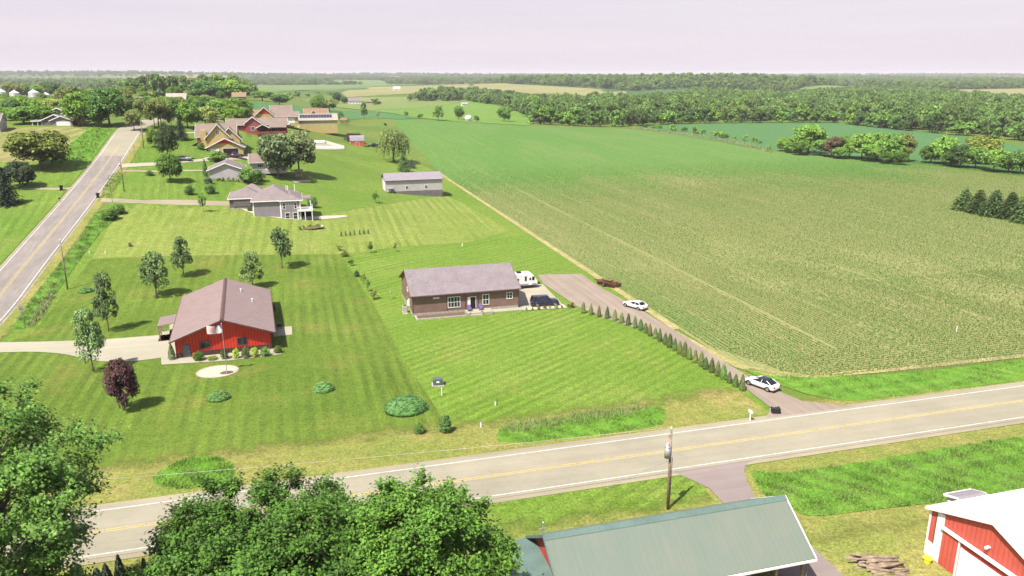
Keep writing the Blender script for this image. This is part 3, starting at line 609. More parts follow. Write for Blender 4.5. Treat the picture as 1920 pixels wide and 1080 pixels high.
    for px,py,tp,w,c in ((1470,284,257,30,'bright'),(1484,287,262,30,'mid'),(1515,288,234,62,'mid'),(1500,291,264,34,'bright'),(1538,292,262,38,'mid'),(1592,296,252,44,'mid'),(1615,299,249,52,'mid'),(1645,300,250,56,'mid'),(1630,303,268,40,'mid'),(1668,304,252,50,'mid'),(1690,303,250,46,'olive'),(1686,309,284,30,'bright'),(1660,307,284,26,'mid'),(1575,298,276,30,'mid')):
        ptree('hedgerow_tree',hl,'tree','round',px,py,tp,w,GR[c],g)
    ptree('hedgerow_tree','reddish brown tree in the middle of the left hedgerow clump','tree','round',1562,295,255,42,GR['rust'])
    hl='leafy green tree in the right-hand hedgerow clump beside the near field'
    for px,py,tp,w,c in ((1745,306,270,40,'mid'),(1768,308,256,52,'mid'),(1800,314,272,48,'dark'),(1828,316,275,48,'mid'),(1862,322,280,50,'mid'),(1890,324,286,44,'mid'),(1912,326,282,44,'dark'),(1945,330,280,50,'mid'),(1980,336,285,50,'mid'),(1780,312,284,30,'mid')):
        ptree('hedgerow_tree',hl,'tree','round',px,py,tp,w,GR[c],'trees of the right-hand hedgerow clump')
    ptree('hedgerow_tree','pale yellow green tree rising out of the right-hand hedgerow clump','tree','round',1840,308,254,62,GR['yellow'])
    for i,(px,py,w,h) in enumerate(((1235,241,14,10),(1262,246,16,14),(1282,247,14,11),(1303,251,16,14),(1318,252,10,13),(1346,258,24,16),(1358,259,16,13),(1378,262,10,8),(1398,264,13,14),(1415,267,12,11),(1425,269,8,6),(1440,280,12,8),(1225,240,10,8),(1210,239,10,8),(1150,236,8,5),(1120,235,9,5),(1098,235,8,5),(1072,234,8,4))):
        ptree('field_bush','small bush on the grassy strip between the two fields','bush','mini',px,py,py-h,w,GR['mid'],'bushes on the strip between the fields')
    # windbreak conifers at the right edge
    for i,(px,py,tp,w) in enumerate(((1806,394,353,40),(1833,400,354,40),(1862,406,354,42),(1892,410,358,42),(1918,417,361,44),(1948,424,366,46))):
        ptree('windbreak_conifer','dark green conifer in the short windbreak on the edge of the crop field','tree','pine',px,py,tp,w*1.35,(.075,.130,.040),'short windbreak of dark conifers')
yard()
# ---------------------------------------------------------------- grass, crops, near trees, woods
def inpoly(P,poly):
    x,y=P[:,0],P[:,1]; ins=np.zeros(len(P),bool); n=len(poly)
    for i in range(n):
        x0,y0=poly[i][:2];x1,y1=poly[(i+1)%n][:2]
        c=((y0>y)!=(y1>y))&(x<(x1-x0)*(y-y0)/((y1-y0) or 1e-9)+x0); ins^=c
    return ins
def scatter(poly,dens,seed,maxn=400000):
    r=rngs(seed); q=np.array([p[:2] for p in poly]); lo=q.min(0);hi=q.max(0); n=min(maxn,int((hi-lo).prod()*dens))
    p=r.random((n,2))*(hi-lo)+lo; return p[inpoly(p,poly)]
def grassmat(name,c1,c2):
    n=NT(name); ge=n.n('ShaderNodeNewGeometry'); w=n.coord('World')
    col=n.mix(n.ramp(n.noise(w,.22,4,.6),.35,.65),c1,c2); k=n.math('MULTIPLY',n.ramp(ge.outputs['Random Per Island'],0,1,.78,1.24),n.ramp(n.noise(w,1.1,3),.3,.7,.8,1.2))
    col=n.bright(col,k); p=n.n('ShaderNodeBsdfPrincipled'); n.L(col,p.inputs['Base Color']); p.inputs['Roughness'].default_value=.7; p.inputs['Specular IOR Level'].default_value=.15; n.L(n.upnormal(1.),p.inputs['Normal'])
    t=n.n('ShaderNodeBsdfTranslucent'); n.L(col,t.inputs['Color']); m=n.n('ShaderNodeMixShader'); m.inputs[0].default_value=.3; n.L(p.outputs[0],m.inputs[1]); n.L(t.outputs[0],m.inputs[2]); n.L(m.outputs[0],n.out.inputs['Surface']); return n.m
M['grass_lush']=grassmat('tall_lush_grass',(.125,.255,.028),(.160,.270,.044))
M['grass_mix']=grassmat('tall_mixed_grass',(.120,.235,.034),(.165,.245,.060))
M['grass_seed']=grassmat('seeding_grass',(.26,.27,.13),(.18,.235,.075))
M['grass_weed']=grassmat('ditch_weeds',(.080,.175,.028),(.18,.185,.085))
M['corn']=grassmat('corn_leaves',(.072,.150,.022),(.100,.165,.032))
def tufts(name,m,poly,dens,h,seed,lean=.45,wid=.16,blades=1,clump=0.,zoff=.02):
    p=scatter(poly,dens,seed); r=rngs(seed+5); n=len(p)*blades; p=np.repeat(p,blades,0)+r.normal(size=(n,2))*.06
    amp=np.ones(n)
    if clump: amp=.55+.9*(.5+.5*np.sin(p[:,0]*1.1+1.7*np.sin(p[:,1]*.6))*np.sin(p[:,1]*1.3+p[:,0]*.4))**1.2
    hh=h*amp*r.uniform(.55,1.25,n); z=T(p[:,0],p[:,1])+zoff; up=np.array([0,0,1.])+r.normal(size=(n,3))*lean*np.array([1,1,.1]); up=unit(up)
    nr=np.cross(up,r.normal(size=(n,3))); c=np.stack([p[:,0],p[:,1],z],1)+up*(hh*.45)[:,None]
    me=leaves(name,c,nr,hh*.55,m,seed,wid,up); o=link(name,me); o['kind']='stuff'; return o
def build_grass():
    sheet('ditch_grass',M['lush'],smooth_poly(gpoly([(280,905),(300,885),(340,862),(390,855),(432,865),(443,885),(430,905),(380,914),(320,920)])),.10,4)
    tufts('tall_grass',M['grass_lush'],smooth_poly(gpoly([(280,905),(300,885),(340,862),(390,855),(432,865),(443,885),(430,905),(380,914),(320,920)])),95,.36,1,.6,.15,clump=1)
    a=gpoly([(930,822),(938,800),(1010,792),(1100,776),(1180,768),(1244,763),(1248,788),(1235,801),(1120,816),(1020,829),(940,832)]); sheet('ditch_grass',M['lush'],smooth_poly(a),.10,4); tufts('tall_grass',M['grass_lush'],smooth_poly(a),70,.34,2,.6,.15,clump=1)
    tufts('seeding_grass',M['grass_seed'],smooth_poly(gpoly([(935,812),(950,796),(1020,789),(1100,774),(1180,766),(1225,764),(1200,778),(1120,790),(1040,802),(980,812)])),38,.72,3,.42,.07)
    a=gpoly([(1408,882),(1450,890),(1520,882),(1640,864),(1760,842),(1920,820),(2060,800),(2060,925),(1920,915),(1780,941),(1640,956),(1530,971),(1492,962),(1468,934),(1440,936),(1416,910)])
    sheet('ditch_grass',M['lush'],smooth_poly(a),.09,5); tufts('tall_grass',M['grass_mix'],smooth_poly(a),60,.36,4,.6,.13,clump=1); tufts('tall_grass',M['grass_lush'],smooth_poly(a),60,.28,5,.7,.15,clump=1)
    a=gpoly([(1385,690),(1480,699),(1620,707),(1780,692),(1920,674),(2060,655),(2060,702),(1920,713),(1800,729),(1660,746),(1580,755),(1500,737),(1420,706)])
    sheet('ditch_grass',M['lush'],smooth_poly(a),.09,5); tufts('tall_grass',M['grass_mix'],smooth_poly(a),34,.30,6,.6,.13,clump=1); tufts('tall_grass',M['grass_lush'],smooth_poly(a),34,.25,7,.7,.15,clump=1)
    tufts('dry_grass',M['grass_seed'],gpoly([(1660,692),(1760,680),(1920,662),(2060,645),(2060,655),(1920,672),(1780,690),(1660,702)]),24,.5,17,.5,.1)
    a=gpoly([(20,617),(58,562),(100,510),(150,450),(178,400),(200,395),(236,395),(192,432),(160,472),(132,512),(104,552),(74,592),(44,617)])
    sheet('ditch_grass',M['lush'],a,.10,5); tufts('ditch_weeds',M['grass_weed'],a,22,.42,8,.6,.15,clump=1); tufts('tall_grass',M['grass_lush'],a,40,.34,9,.6,.15,clump=1)
    tufts('seeding_grass',M['grass_seed'],gpoly([(72,575),(95,545),(106,550),(84,590),(60,617),(46,617)]),30,.7,10,.5,.12)
    tufts('tall_grass',M['grass_lush'],[XY(u,v) for u,v in ((-60,270),(-71,269),(-67,312),(-60.5,308))],10,.6,11,.6,.25,clump=1)
    tufts('tall_grass',M['grass_lush'],gpoly([(205,330),(222,322),(232,330),(222,348),(206,372),(190,370)]),10,.6,12,.6,.25,clump=1)
    tufts('seeding_grass',M['grass_seed'],gpoly([(1190,239),(1290,250),(1400,268),(1450,284),(1445,288),(1390,272),(1290,255),(1180,242)]),1.2,1.0,13,.5,.3)
    for s,(px,py,rx,ry) in enumerate(((600,935,70,12),(1000,930,60,14),(1180,905,50,10),(1560,845,60,8))):
        pass
build_grass()
TRK=UV(G(1100,420))[0]
def build_corn():
    r=rngs(77); P=[]
    us=np.arange(62.2,345,.76); us=us[(us>0)&(np.abs(us-TRK)>.4)]
    for i,u in enumerate(us):
        lo=96.9+min(1,max(0,(74-u)/8))**2*4.5-min(1,max(0,(u-90)/60))*1.2; v=np.arange(lo,150 if u<110 else 130,.22); P.append(np.stack([np.full(len(v),u),v+r.uniform(-.06,.06,len(v)),np.ones(len(v))],1))
        v=np.arange(150 if u<110 else 130,345,.42); v=v[r.random(len(v))<np.clip((345-v)/90,0,1)]; P.append(np.stack([np.full(len(v),u),v+r.uniform(-.15,.15,len(v)),np.full(len(v),1.15)],1))
    for j in range(13):                                          # headland rows along the road, turning at the corner
        v=87.2+.76*j; u0=64+.0*j; u=np.arange(66.5-.3*j,150,.22)
        vv=v+np.clip((74-u)/8,0,1)**2*4.5-np.clip((u-90)/60,0,1)*1.2
        P.append(np.stack([u,vv,np.ones(len(u))],1))
    P=np.concatenate(P); x=P[:,0]*U[0]+P[:,1]*V[0]; y=P[:,0]*U[1]+P[:,1]*V[1]
    # thin stand in places, as the field shows bare streaks
    g=np.sin(P[:,0]*.21+2*np.sin(P[:,1]*.05))*np.sin(P[:,1]*.09+1.3*np.sin(P[:,0]*.11))+.7*np.sin(P[:,0]*.05+P[:,1]*.031+1)
    gap=np.where((np.round((P[:,0]-62.2)/.76).astype(int)%16==7)&(P[:,1]>100),.55,1.); vis=(y>60)&(np.abs(x)/y<.92); keep=vis&(r.random(len(P))<gap*np.clip(.93+.26*g+np.clip((P[:,1]-150)/120,0,.3),.45,1))
    P=P[keep];x=x[keep];y=y[keep]; n=len(P); x=x+r.normal(size=n)*.03; y=y+r.normal(size=n)*.03
    z=T(x,y)+.08; sz=.20*P[:,2]*r.uniform(.7,1.3,n)
    C3=[];N3=[];T3=[];S3=[]
    for k in range(2):
        a=RA+math.pi/2+r.normal(size=n)*.75+(r.random(n)>.5)*math.pi; d=np.stack([np.cos(a),np.sin(a),.55+0*a],1); C3.append(np.stack([x,y,z],1)+d*sz[:,None]*.6); T3.append(d); N3.append(np.stack([-d[:,0]*.5,-d[:,1]*.5,np.ones(n)],1)+r.normal(size=(n,3))*.2); S3.append(sz)
    me=leaves('corn_plants',np.concatenate(C3),np.concatenate(N3),np.concatenate(S3),M['corn'],5,.36,np.concatenate(T3)); o=link('corn_plants',me); o['kind']='stuff'
build_corn()
M['mound']=mat('mound_under_leaves',(.085,.185,.048),.9,0,.22,2.2,grain=.35)
def mound(label,px,py,w,h,col,group=None):
    r=rngs(int(px)); n=int(1000*w/5); d=sph(r,n); d[:,2]=np.abs(d[:,2]); c=d*np.array([.5,.5,1])*r.uniform(.95,1.05,(n,1)); c*=(1+.06*np.sin(c[:,:1]*19)*np.sin(c[:,1:2]*23))
    b=G(px,py); t=thing('ground_cover_mound',label,'shrub',b,None,group,(w,w*.92,h))
    me=leaves('foliage',c,d*np.array([.6,.6,1.4])+r.normal(size=(n,3))*.5,r.uniform(.6,1.3,n)*.13/w*1.3,M['leaf'],int(px)); link('foliage',me,None,t,col); m=MB(); m.loft([[(.5*q*math.cos(2*math.pi*i/28),.5*q*math.sin(2*math.pi*i/28),.97*math.sqrt(max(0,1-q*q))) for i in range(28)] for q in (1,.96,.85,.7,.5,.3,.08)]); m.build('inner_dome',M['mound'],t,True)  # solid inner dome added so leaf shadows do not darken the mound
mound('large rounded green ground cover mound on the lawn by the white marker post',761,768,5.5,1.7,(.125,.27,.075))
mound('small green mound on the lawn with dry grass at its left',607,732,2.8,1.15,(.125,.25,.07))
mound('small green mound on the lawn below the round gravel bed',410,748,2.9,1.15,(.125,.245,.07))
mound('low pale green ground cover clump beside the utility pole at the ditch',162,546,3.0,.55,(.12,.24,.07))
def near_tree(label,base,w,h,col,seed,nl=150,layered=False,leaf=.125,zlo=.25,cut=None,twigs=9,per=26,lean=(0,0)):
    """a big tree seen close: limbs, boughs, twigs with single leaves along them"""
    r=rngs(seed); t=thing('maple_tree',label,'tree',base,0,'big maples in the farmyard')
    d=sph(r,nl*4); d=d[d[:,2]>-.55][:nl]; rad=np.where(r.random(nl)<.22,r.uniform(.25,.7,nl),r.uniform(.74,1.02,nl))
    wob=1+.16*np.sin(d[:,0]*4+seed)*np.sin(d[:,1]*5+2*seed)+.10*np.sin(d[:,2]*7+seed)
    lc=d*(rad*wob)[:,None]*np.array([w/2,w/2,h*(1-zlo)/2]); lc[:,2]+=h*(zlo+(1-zlo)/2)
    lc[:,0]+=lean[0]*lc[:,2]/h; lc[:,1]+=lean[1]*lc[:,2]/h
    C3=[];N3=[];S3=[];m=MB()
    rt=.028*h; m.tube([(0,0,-.2),(0,0,h*.12),(.1,.1,h*.3),(lean[0]*.5,lean[1]*.5,h*.62),(lean[0]*.8,lean[1]*.8,h*.85)],[rt*1.4,rt,rt*.85,rt*.4,rt*.1],9)
    bt=MB()
    for i,c in enumerate(lc):
        out=unit(c-np.array([0,0,h*.45])); 
        if layered: out=unit(out*np.array([1,1,.25]))
        zb=h*min(.6,.15+.45*r.random())*.9; st=np.array([lean[0]*zb/h*.8,lean[1]*zb/h*.8,min(zb,c[2]*.8)]); mid=st+(c-st)*.55+np.array([0,0,.06*h*(1 if not layered else .3)])
        if i%2==0: bt.tube([st,mid,c],[rt*.26,rt*.16,rt*.05],5)
        L=r.uniform(.9,1.7)*(w/15)**.5
        for k in range(twigs):
            dd=unit(out*.75+sph(r,1)[0]*1.0+np.array([0,0,.22])); 
            if layered: dd=unit(dd*np.array([1,1,.38]))
            q=np.linspace(.15,1,per)[:,None]; pts=c+dd*L*q+r.normal(size=(per,3))*(.13+.10*q)+np.array([0,0,-.16])*q**2
            C3.append(pts); N3.append(r.normal(size=(per,3))*.55+np.array([0,0,.75])+out*.55); S3.append(r.uniform(.6,1.25,per)*leaf)
            if k<3 and i%2==0: bt.tube([c,c+dd*L*.8],[rt*.05,rt*.02],3)
    Cc=np.concatenate(C3); Nn=np.concatenate(N3); Ss=np.concatenate(S3)
    link('crown',leaves('crown',Cc,Nn,Ss,M['leaf'],seed,.75),None,t,col)
    m.build('trunk',M['bark'],t,True); bt.build('branch',M['bark'],t,True); return t
near_tree('big full maple at the bottom centre, left of the green barn',D(500,46),15.8,13.3,(.085,.185,.027),3,330,lean=(.6,.4),leaf=.125,zlo=.3,per=36)
near_tree('maple with a thin upright leader against the road, touching the green barn roof',D(805,45),10.6,14.7,(.075,.165,.025),8,230,lean=(-.3,.6),leaf=.125,zlo=.35,per=36)
near_tree('big airy maple with layered branches at the left edge of the picture',D(-112,40),20,25.0,(.095,.195,.040),12,430,True,.125,.25,per=34)
for i,(px,tp,d) in enumerate(((149,1058,57),(185,1066,56.5),(204,1058,56),(230,1042,56),(279,1048,55))):
    b=D(px,d); h=float(top(b,tp)); tree('arborvitae','dark narrow arborvitae in the shade of the big maples at the bottom edge','shrub','column',b,1.15,h,GR['deep'],'shaded arborvitae under the maples')
# woods ------------------------------------------------------------
def wood(name,poly,spacing,size,col,seed,jit=.38,tall=1.,edge=None):
    """a far wood: many crowns scattered over an area, as one object"""
    r=rngs(seed); q=np.array(poly); lo=q.min(0);hi=q.max(0); gx=np.arange(lo[0],hi[0],spacing); gy=np.arange(lo[1],hi[1],spacing)
    p=np.stack(np.meshgrid(gx,gy),-1).reshape(-1,2)+r.uniform(-.45,.45,(len(gx)*len(gy),2))*spacing; p=p[inpoly(p,poly)]
    vis=np.abs(p[:,0])<p[:,1]*.80; p=p[vis]; n=len(p)
    if n==0: return
    me=bpy.data.meshes.new(name); me.from_pydata(np.stack([p[:,0],p[:,1],T(p[:,0],p[:,1])-.3],1).tolist(),[],[])
    for an,ty,val in (('size','FLOAT',size*r.uniform(1-jit,1+jit,n)),('tall','FLOAT',size*tall*r.uniform(1-jit,1+jit,n)),('turn','FLOAT',r.random(n)*6.28),('pick','INT',r.integers(0,4,n))):
        a=me.attributes.new(an,ty,'POINT'); a.data.foreach_set('value',val.astype(np.int32 if ty=='INT' else np.float32))
    o=link(name,me,None,None,col); o['kind']='stuff'
    md=o.modifiers.new('crowns','NODES'); md.node_group=wood_nodes(); return o
_WN=[]
def wood_nodes():
    if _WN: return _WN[0]
    g=bpy.data.node_groups.new('wood','GeometryNodeTree'); g.interface.new_socket('Geometry',in_out='INPUT',socket_type='NodeSocketGeometry'); g.interface.new_socket('Geometry',in_out='OUTPUT',socket_type='NodeSocketGeometry')
    n=g.nodes.new; L=g.links.new; gi=n('NodeGroupInput'); go=n('NodeGroupOutput'); ip=n('GeometryNodeInstanceOnPoints'); ip.inputs['Pick Instance'].default_value=True; L(gi.outputs[0],ip.inputs['Points'])
    jn=n('GeometryNodeJoinGeometry')
    for v in range(4):
        ob=WOODP[v]; oi=n('GeometryNodeObjectInfo'); oi.transform_space='ORIGINAL'; oi.inputs['Object'].default_value=ob; oi.inputs['As Instance'].default_value=True; L(oi.outputs['Geometry'],jn.inputs[0])
    L(jn.outputs[0],ip.inputs['Instance'])
    def at(nm,ty):
        a=n('GeometryNodeInputNamedAttribute'); a.data_type=ty; a.inputs['Name'].default_value=nm; return a.outputs[0]
    L(at('pick','INT'),ip.inputs['Instance Index'])
    cr=n('ShaderNodeCombineXYZ'); L(at('turn','FLOAT'),cr.inputs[2]); L(cr.outputs[0],ip.inputs['Rotation'])
    cs=n('ShaderNodeCombineXYZ'); s=at('size','FLOAT'); L(s,cs.inputs[0]); L(s,cs.inputs[1]); L(at('tall','FLOAT'),cs.inputs[2]); L(cs.outputs[0],ip.inputs['Scale']); L(ip.outputs[0],go.inputs[0]); _WN.append(g); return g
# front trees of the wood, each on its own; their crowns also serve the mass behind
WOODP=[]
def wood_front():
    line=smooth_poly([tuple(G(*p)[:2]) for p in ((1013,233),(1060,236),(1110,238),(1180,237),(1240,234),(1290,232),(1360,231),(1430,231),(1500,230),(1570,230),(1640,239),(1740,249),(1850,258),(1960,268))],2,False)
    r=random.Random(9); acc=0; last=line[0]; k=0
    for a,b in zip(line,line[1:]):
        L=math.dist(a,b); n=max(1,round(L/9.5))
        for i in range(n):
            f=(i+r.uniform(.2,.8))/n; x=a[0]+(b[0]-a[0])*f+r.uniform(-3,3); y=a[1]+(b[1]-a[1])*f+r.uniform(0,6); w=r.uniform(9,14); h=r.uniform(9,14.5); v=k%4; k+=1
            c=[GR['mid'],GR['mid'],GR['dark'],GR['bright'],(.06,.105,.026)][r.randrange(5)]
            t=tree('woodland_tree','leafy tree at the front edge of the big wood behind the fields','tree','wood',(x,y,float(T(x,y))-.2),w,h,c,'front trees of the big wood',v=v)
            if len(WOODP)==v: WOODP.append(t.children[0] if t.children[0].name.startswith('crown') else t.children[1])
wood_front()
WC=(.105,.190,.044)
wood('woods',gpoly([(1016,230),(1110,234),(1240,231),(1360,228),(1500,227),(1570,227),(1640,236),(1740,246),(1850,255),(1990,266),(2060,270),(2060,209),(1900,203),(1800,189),(1760,181),(1640,175),(1560,180),(1480,192),(1400,185),(1300,178),(1280,192),(1180,197),(1100,198),(1000,200),(960,206)]),11.5,13,WC,1)
wood('woods',gpoly([(762,190),(800,186),(880,182),(960,190),(1010,200),(1010,228),(985,214),(940,200),(880,190),(800,190)]),12,13,WC,2)
wood('woods',gpoly([(790,159),(800,153),(860,151),(1000,152),(1180,151),(1330,152),(1400,150),(1470,152),(1600,157),(1640,160),(1640,166),(1600,161),(1480,173),(1300,166),(1180,171),(960,157),(880,155)]),20,17,WC,3)
wood('woods',gpoly([(1640,163),(1760,158),(1920,156),(2060,156),(2060,166),(1920,166),(1790,168),(1700,168)]),16,15,WC,4)
wood('woods',gpoly([(0,160),(100,157),(230,157),(330,157),(450,152),(455,158),(400,166),(300,170),(230,176),(150,170),(60,166)]),22,17,WC,5)
wood('woods',gpoly([(240,176),(300,171),(420,166),(460,172),(480,180),(430,184),(350,184),(280,186),(240,186)]),15,15,WC,6)
wood('woods',gpoly([(525,158),(560,154),(620,152),(625,156),(580,160)]),20,16,WC,7)
wood('woods',gpoly([(790,184),(830,178),(860,180),(840,186)]),14,13,WC,8)
def belts():
    r=random.Random(4)
    for i in range(120):
        d=math.exp(r.uniform(math.log(2600),math.log(14000))); x=r.uniform(-.72,.72)*d; L=r.uniform(250,1500); w=r.uniform(25,130); a=r.uniform(-.25,.25); c,s=math.cos(a),math.sin(a)
        q=[(x+c*p-s*q_,d+s*p+c*q_) for p,q_ in ((-L/2,-w/2),(L/2,-w/2),(L/2,w/2),(-L/2,w/2))]
        wood('woods',q,24 if d<6000 else 34,r.uniform(14,20) if d<6000 else r.uniform(18,26),WC,100+i,.3,.8)
belts()
for k,(cx,cy,rx,ry,h) in enumerate(HILLS[:6]): wood('woods',[(cx+rx*1.1*math.cos(a),cy+ry*.9*math.sin(a)) for a in np.linspace(0,6.28,14)[:-1]],46+cy/150,20,WC,300+k,.4,.8)
def left_trees():
    """crowns of the hilltop groves on the left, each a tree of its own"""
    r=random.Random(21)
    for px0,px1,d0,d1,n,t0,t1,lab in ((-10,130,420,520,12,178,196,'leafy tree in the grove in front of the grain bins'),(100,260,380,520,14,160,190,'leafy tree in the grove right of the grain bins'),(0,130,760,900,14,152,166,'leafy tree in the grove behind the grain bins'),(-10,150,345,420,26,190,208,'bright leafy tree in the thicket behind the hilltop house'),(215,330,330,430,32,184,208,'leafy tree in the thicket beyond the crest of the hill road'),(330,470,330,470,28,180,208,'leafy tree in the thicket behind the craftsman house'),(120,250,420,640,22,160,180,'leafy tree in the grove far behind the huge dark tree'),(230,420,520,760,20,158,182,'leafy tree in the far grove above the hill road')):
        for i in range(n):
            px=r.uniform(px0,px1); d=r.uniform(d0,d1); b=D(px,d); h=min(18,max(7,float(top(b,r.uniform(t0,t1))))); w=h*r.uniform(.75,1.1)
            tree('grove_tree',lab,'tree','round',b-np.array([0,0,.1]),w,h,[GR['mid'],GR['bright'],GR['dark'],GR['olive']][r.randrange(4)],'trees of the '+lab.split('in the ')[1])
left_trees()
# ---------------------------------------------------------------- buildings
def shingle(name,col,sc=5.):
    n=NT(name); c=n.coord('Object'); k=n.math('MULTIPLY',n.ramp(n.noise(c,sc,3,.8),.3,.7,.72,1.28),n.ramp(n.noise(c,.5,3),.3,.7,.93,1.07)); w=n.wave(n.coord('Object'),.32,'Y'); k=n.math('MULTIPLY',k,n.ramp(w,0,.25,.9,1)); n.bsdf(n.bright(col,k),.9,0,n.noise(c,sc*2,2),.5,.02,.15); return n.m
M['red']=mat('red_metal_siding',(.52,.038,.020),.5,0,.08,.8,stripe=('X',.45,.03,.28)); M['brownmetal']=mat('brown_ribbed_metal',(.265,.190,.175),.42,.15,.05,.6,spec=.5); M['taupemetal']=mat('taupe_sheet_metal',(.25,.18,.165),.40,.2,.05,.5,spec=.45)
M['wains']=mat('dark_brown_wainscot',(.075,.038,.030),.5,0,.1,1,stripe=('X',.45,.02,.3)); M['trim']=mat('white_trim',(.72,.70,.68),.5,0,.04,3); M['browntrim']=mat('brown_trim',(.10,.055,.045),.5,0,.1,3)
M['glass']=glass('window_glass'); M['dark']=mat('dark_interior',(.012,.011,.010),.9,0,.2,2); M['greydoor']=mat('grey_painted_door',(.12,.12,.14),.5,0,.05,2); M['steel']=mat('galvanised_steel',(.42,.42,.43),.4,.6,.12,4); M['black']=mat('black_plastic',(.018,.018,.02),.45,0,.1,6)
M['siding_brown']=mat('brown_lap_siding',(.200,.125,.098),.65,0,.10,.7,stripe=('Z',.19,.02,.25)); M['shingle_pink']=shingle('weathered_shingles',(.190,.160,.166)); M['found']=mat('concrete_block',(.34,.30,.25),.9,0,.2,3)
M['siding_grey']=mat('grey_lap_siding',(.235,.205,.225),.65,0,.06,.7,stripe=('Z',.2,.015,.15)); M['siding_dk']=mat('dark_grey_siding',(.135,.115,.120),.65,0,.08,.7,stripe=('Z',.2,.015,.15)); M['shingle_grey']=shingle('grey_brown_shingles',(.190,.155,.150)); M['wall_grey']=mat('pale_grey_siding',(.40,.36,.37),.6,0,.06,.7,stripe=('Z',.22,.015,.10))
M['stone']=mat('stone_veneer',(.30,.26,.22),.9,0,.5,2.2,grain=.3); M['yellow']=mat('tan_yellow_siding',(.44,.33,.13),.65,0,.07,.7,stripe=('Z',.2,.015,.12)); M['tanmetal']=mat('tan_metal_siding',(.42,.35,.17),.5,0,.07,.6,stripe=('X',.5,.02,.15)); M['roof_brown']=shingle('brown_shingles',(.195,.148,.122)); M['roof_orange']=shingle('orange_brown_shingles',(.235,.150,.090)); M['barnred']=mat('faded_red_boards',(.36,.050,.035),.7,0,.12,1.,grain=.2)
M['deckred']=mat('dark_red_deck_wood',(.17,.055,.05),.7,0,.2,2); M['brick']=mat('orange_brick',(.36,.17,.10),.8,0,.2,2,grain=.25); M['wood']=mat('weathered_wood',(.22,.165,.115),.85,0,.3,3,grain=.25); M['roof_white']=mat('white_sheet_metal',(.60,.59,.60),.4,.0,.05,.5,stripe=('X',.9,.02,.08)); M['teal']=mat('green_roof_paint',(.100,.150,.130),.5,.1,.10,.5,spec=.35)
def streaked(name,c1,c2,rough=.5):
    n=NT(name); st=n.noise(n.coord('Object',scale=(5,.22,.22)),1.,4,.6); bl=n.noise(n.coord('Object'),.22,4,.6)
    n.bsdf(n.mix(n.math('ADD',n.ramp(st,.42,.75,0,.6),n.ramp(bl,.4,.7,0,.5)),c1,c2),rough,.05,spec=.35); return n.m
M['greenroof']=streaked('faded_green_roof',(.132,.162,.130),(.162,.174,.136)); M['paleroof']=mat('pale_metal_roof',(.33,.28,.225),.5,.1,.05,.4); M['solar']=mat('solar_glass',(.035,.035,.07),.15,0,.2,.5,spec=.7)
M['coral']=mat('red_barn_paint',(.46,.085,.060),.55,0,.06,.7,stripe=('Y',.45,.02,.10)); M['binmetal']=mat('pale_corrugated_bin',(.62,.58,.60),.45,.3,.06,.3,stripe=('Z',.8,.05,.12)); M['purple']=mat('purple_paint',(.16,.11,.26),.6,0,.1,4); M['mulch']=mat('brown_mulch',(.11,.075,.05),.95,0,.4,8,grain=.35); M['gravelbed']=mat('pale_river_gravel',(.40,.345,.27),.95,0,.25,6,grain=.4)
def fb(m,face,pos,s0,s1,o0,o1,z0,z1):
    if face=='-y': m.box(s0,s1,pos-o1,pos-o0,z0,z1)
    elif face=='+y': m.box(s0,s1,pos+o0,pos+o1,z0,z1)
    elif face=='-x': m.box(pos-o1,pos-o0,s0,s1,z0,z1)
    else: m.box(pos+o0,pos+o1,s0,s1,z0,z1)
    return m
def window(p,face,pos,s,z,w,h,nx=2,ny=1,fm='trim',fr=.11,gm='glass'):
    m=MB()
    for a in ((s-w/2,s+w/2,z,z+fr),(s-w/2,s+w/2,z+h-fr,z+h),(s-w/2,s-w/2+fr,z+fr,z+h-fr),(s+w/2-fr,s+w/2,z+fr,z+h-fr)): fb(m,face,pos,a[0],a[1],-.05,.07,a[2],a[3])
    for i in range(1,nx): x=s-w/2+w*i/nx; fb(m,face,pos,x-.035,x+.035,-.04,.055,z+fr,z+h-fr)
    for j in range(1,ny): y=z+h*j/ny; fb(m,face,pos,s-w/2+fr,s+w/2-fr,-.04,.048,y-.03,y+.03)
    o=m.build('window',M[fm],p); fb(MB(),face,pos,s-w/2+fr*.5,s+w/2-fr*.5,-.04,.03,z+fr*.5,z+h-fr*.5).build('pane',M[gm],o); return o
def door(p,face,pos,s,z,w,h,dm='greydoor',fm='trim',name='door',panels=0):
    m=MB(); fb(m,face,pos,s-w/2,s+w/2,-.03,.04,z,z+h)
    if panels:
        for k in range(1,panels): fb(m,face,pos,s-w/2+.04,s+w/2-.04,.04,.055,z+h*k/panels-.02,z+h*k/panels+.02)
    o=m.build(name,M[dm],p); f=MB()
    for a in ((s-w/2-.1,s-w/2,z,z+h+.1),(s+w/2,s+w/2+.1,z,z+h+.1),(s-w/2,s+w/2,z+h,z+h+.1)): fb(f,face,pos,a[0],a[1],-.03,.07,a[2],a[3])
    f.build('frame',M[fm],o)
    if w<1.5: fb(MB(),face,pos,s+w/2-.18,s+w/2-.08,.04,.11,z+.95,z+1.07).build('handle',M['steel'],o)
    return o
def gwall(p,axis,a0,a1,c0,c1,z0,e,r,m,name='wall',cm=None):
    cm=(c0+c1)/2 if cm is None else cm
    return MB().prism([(c0,z0),(c1,z0),(c1,e),(cm,r),(c0,e)],axis,a0,a1).build(name,M[m],p)
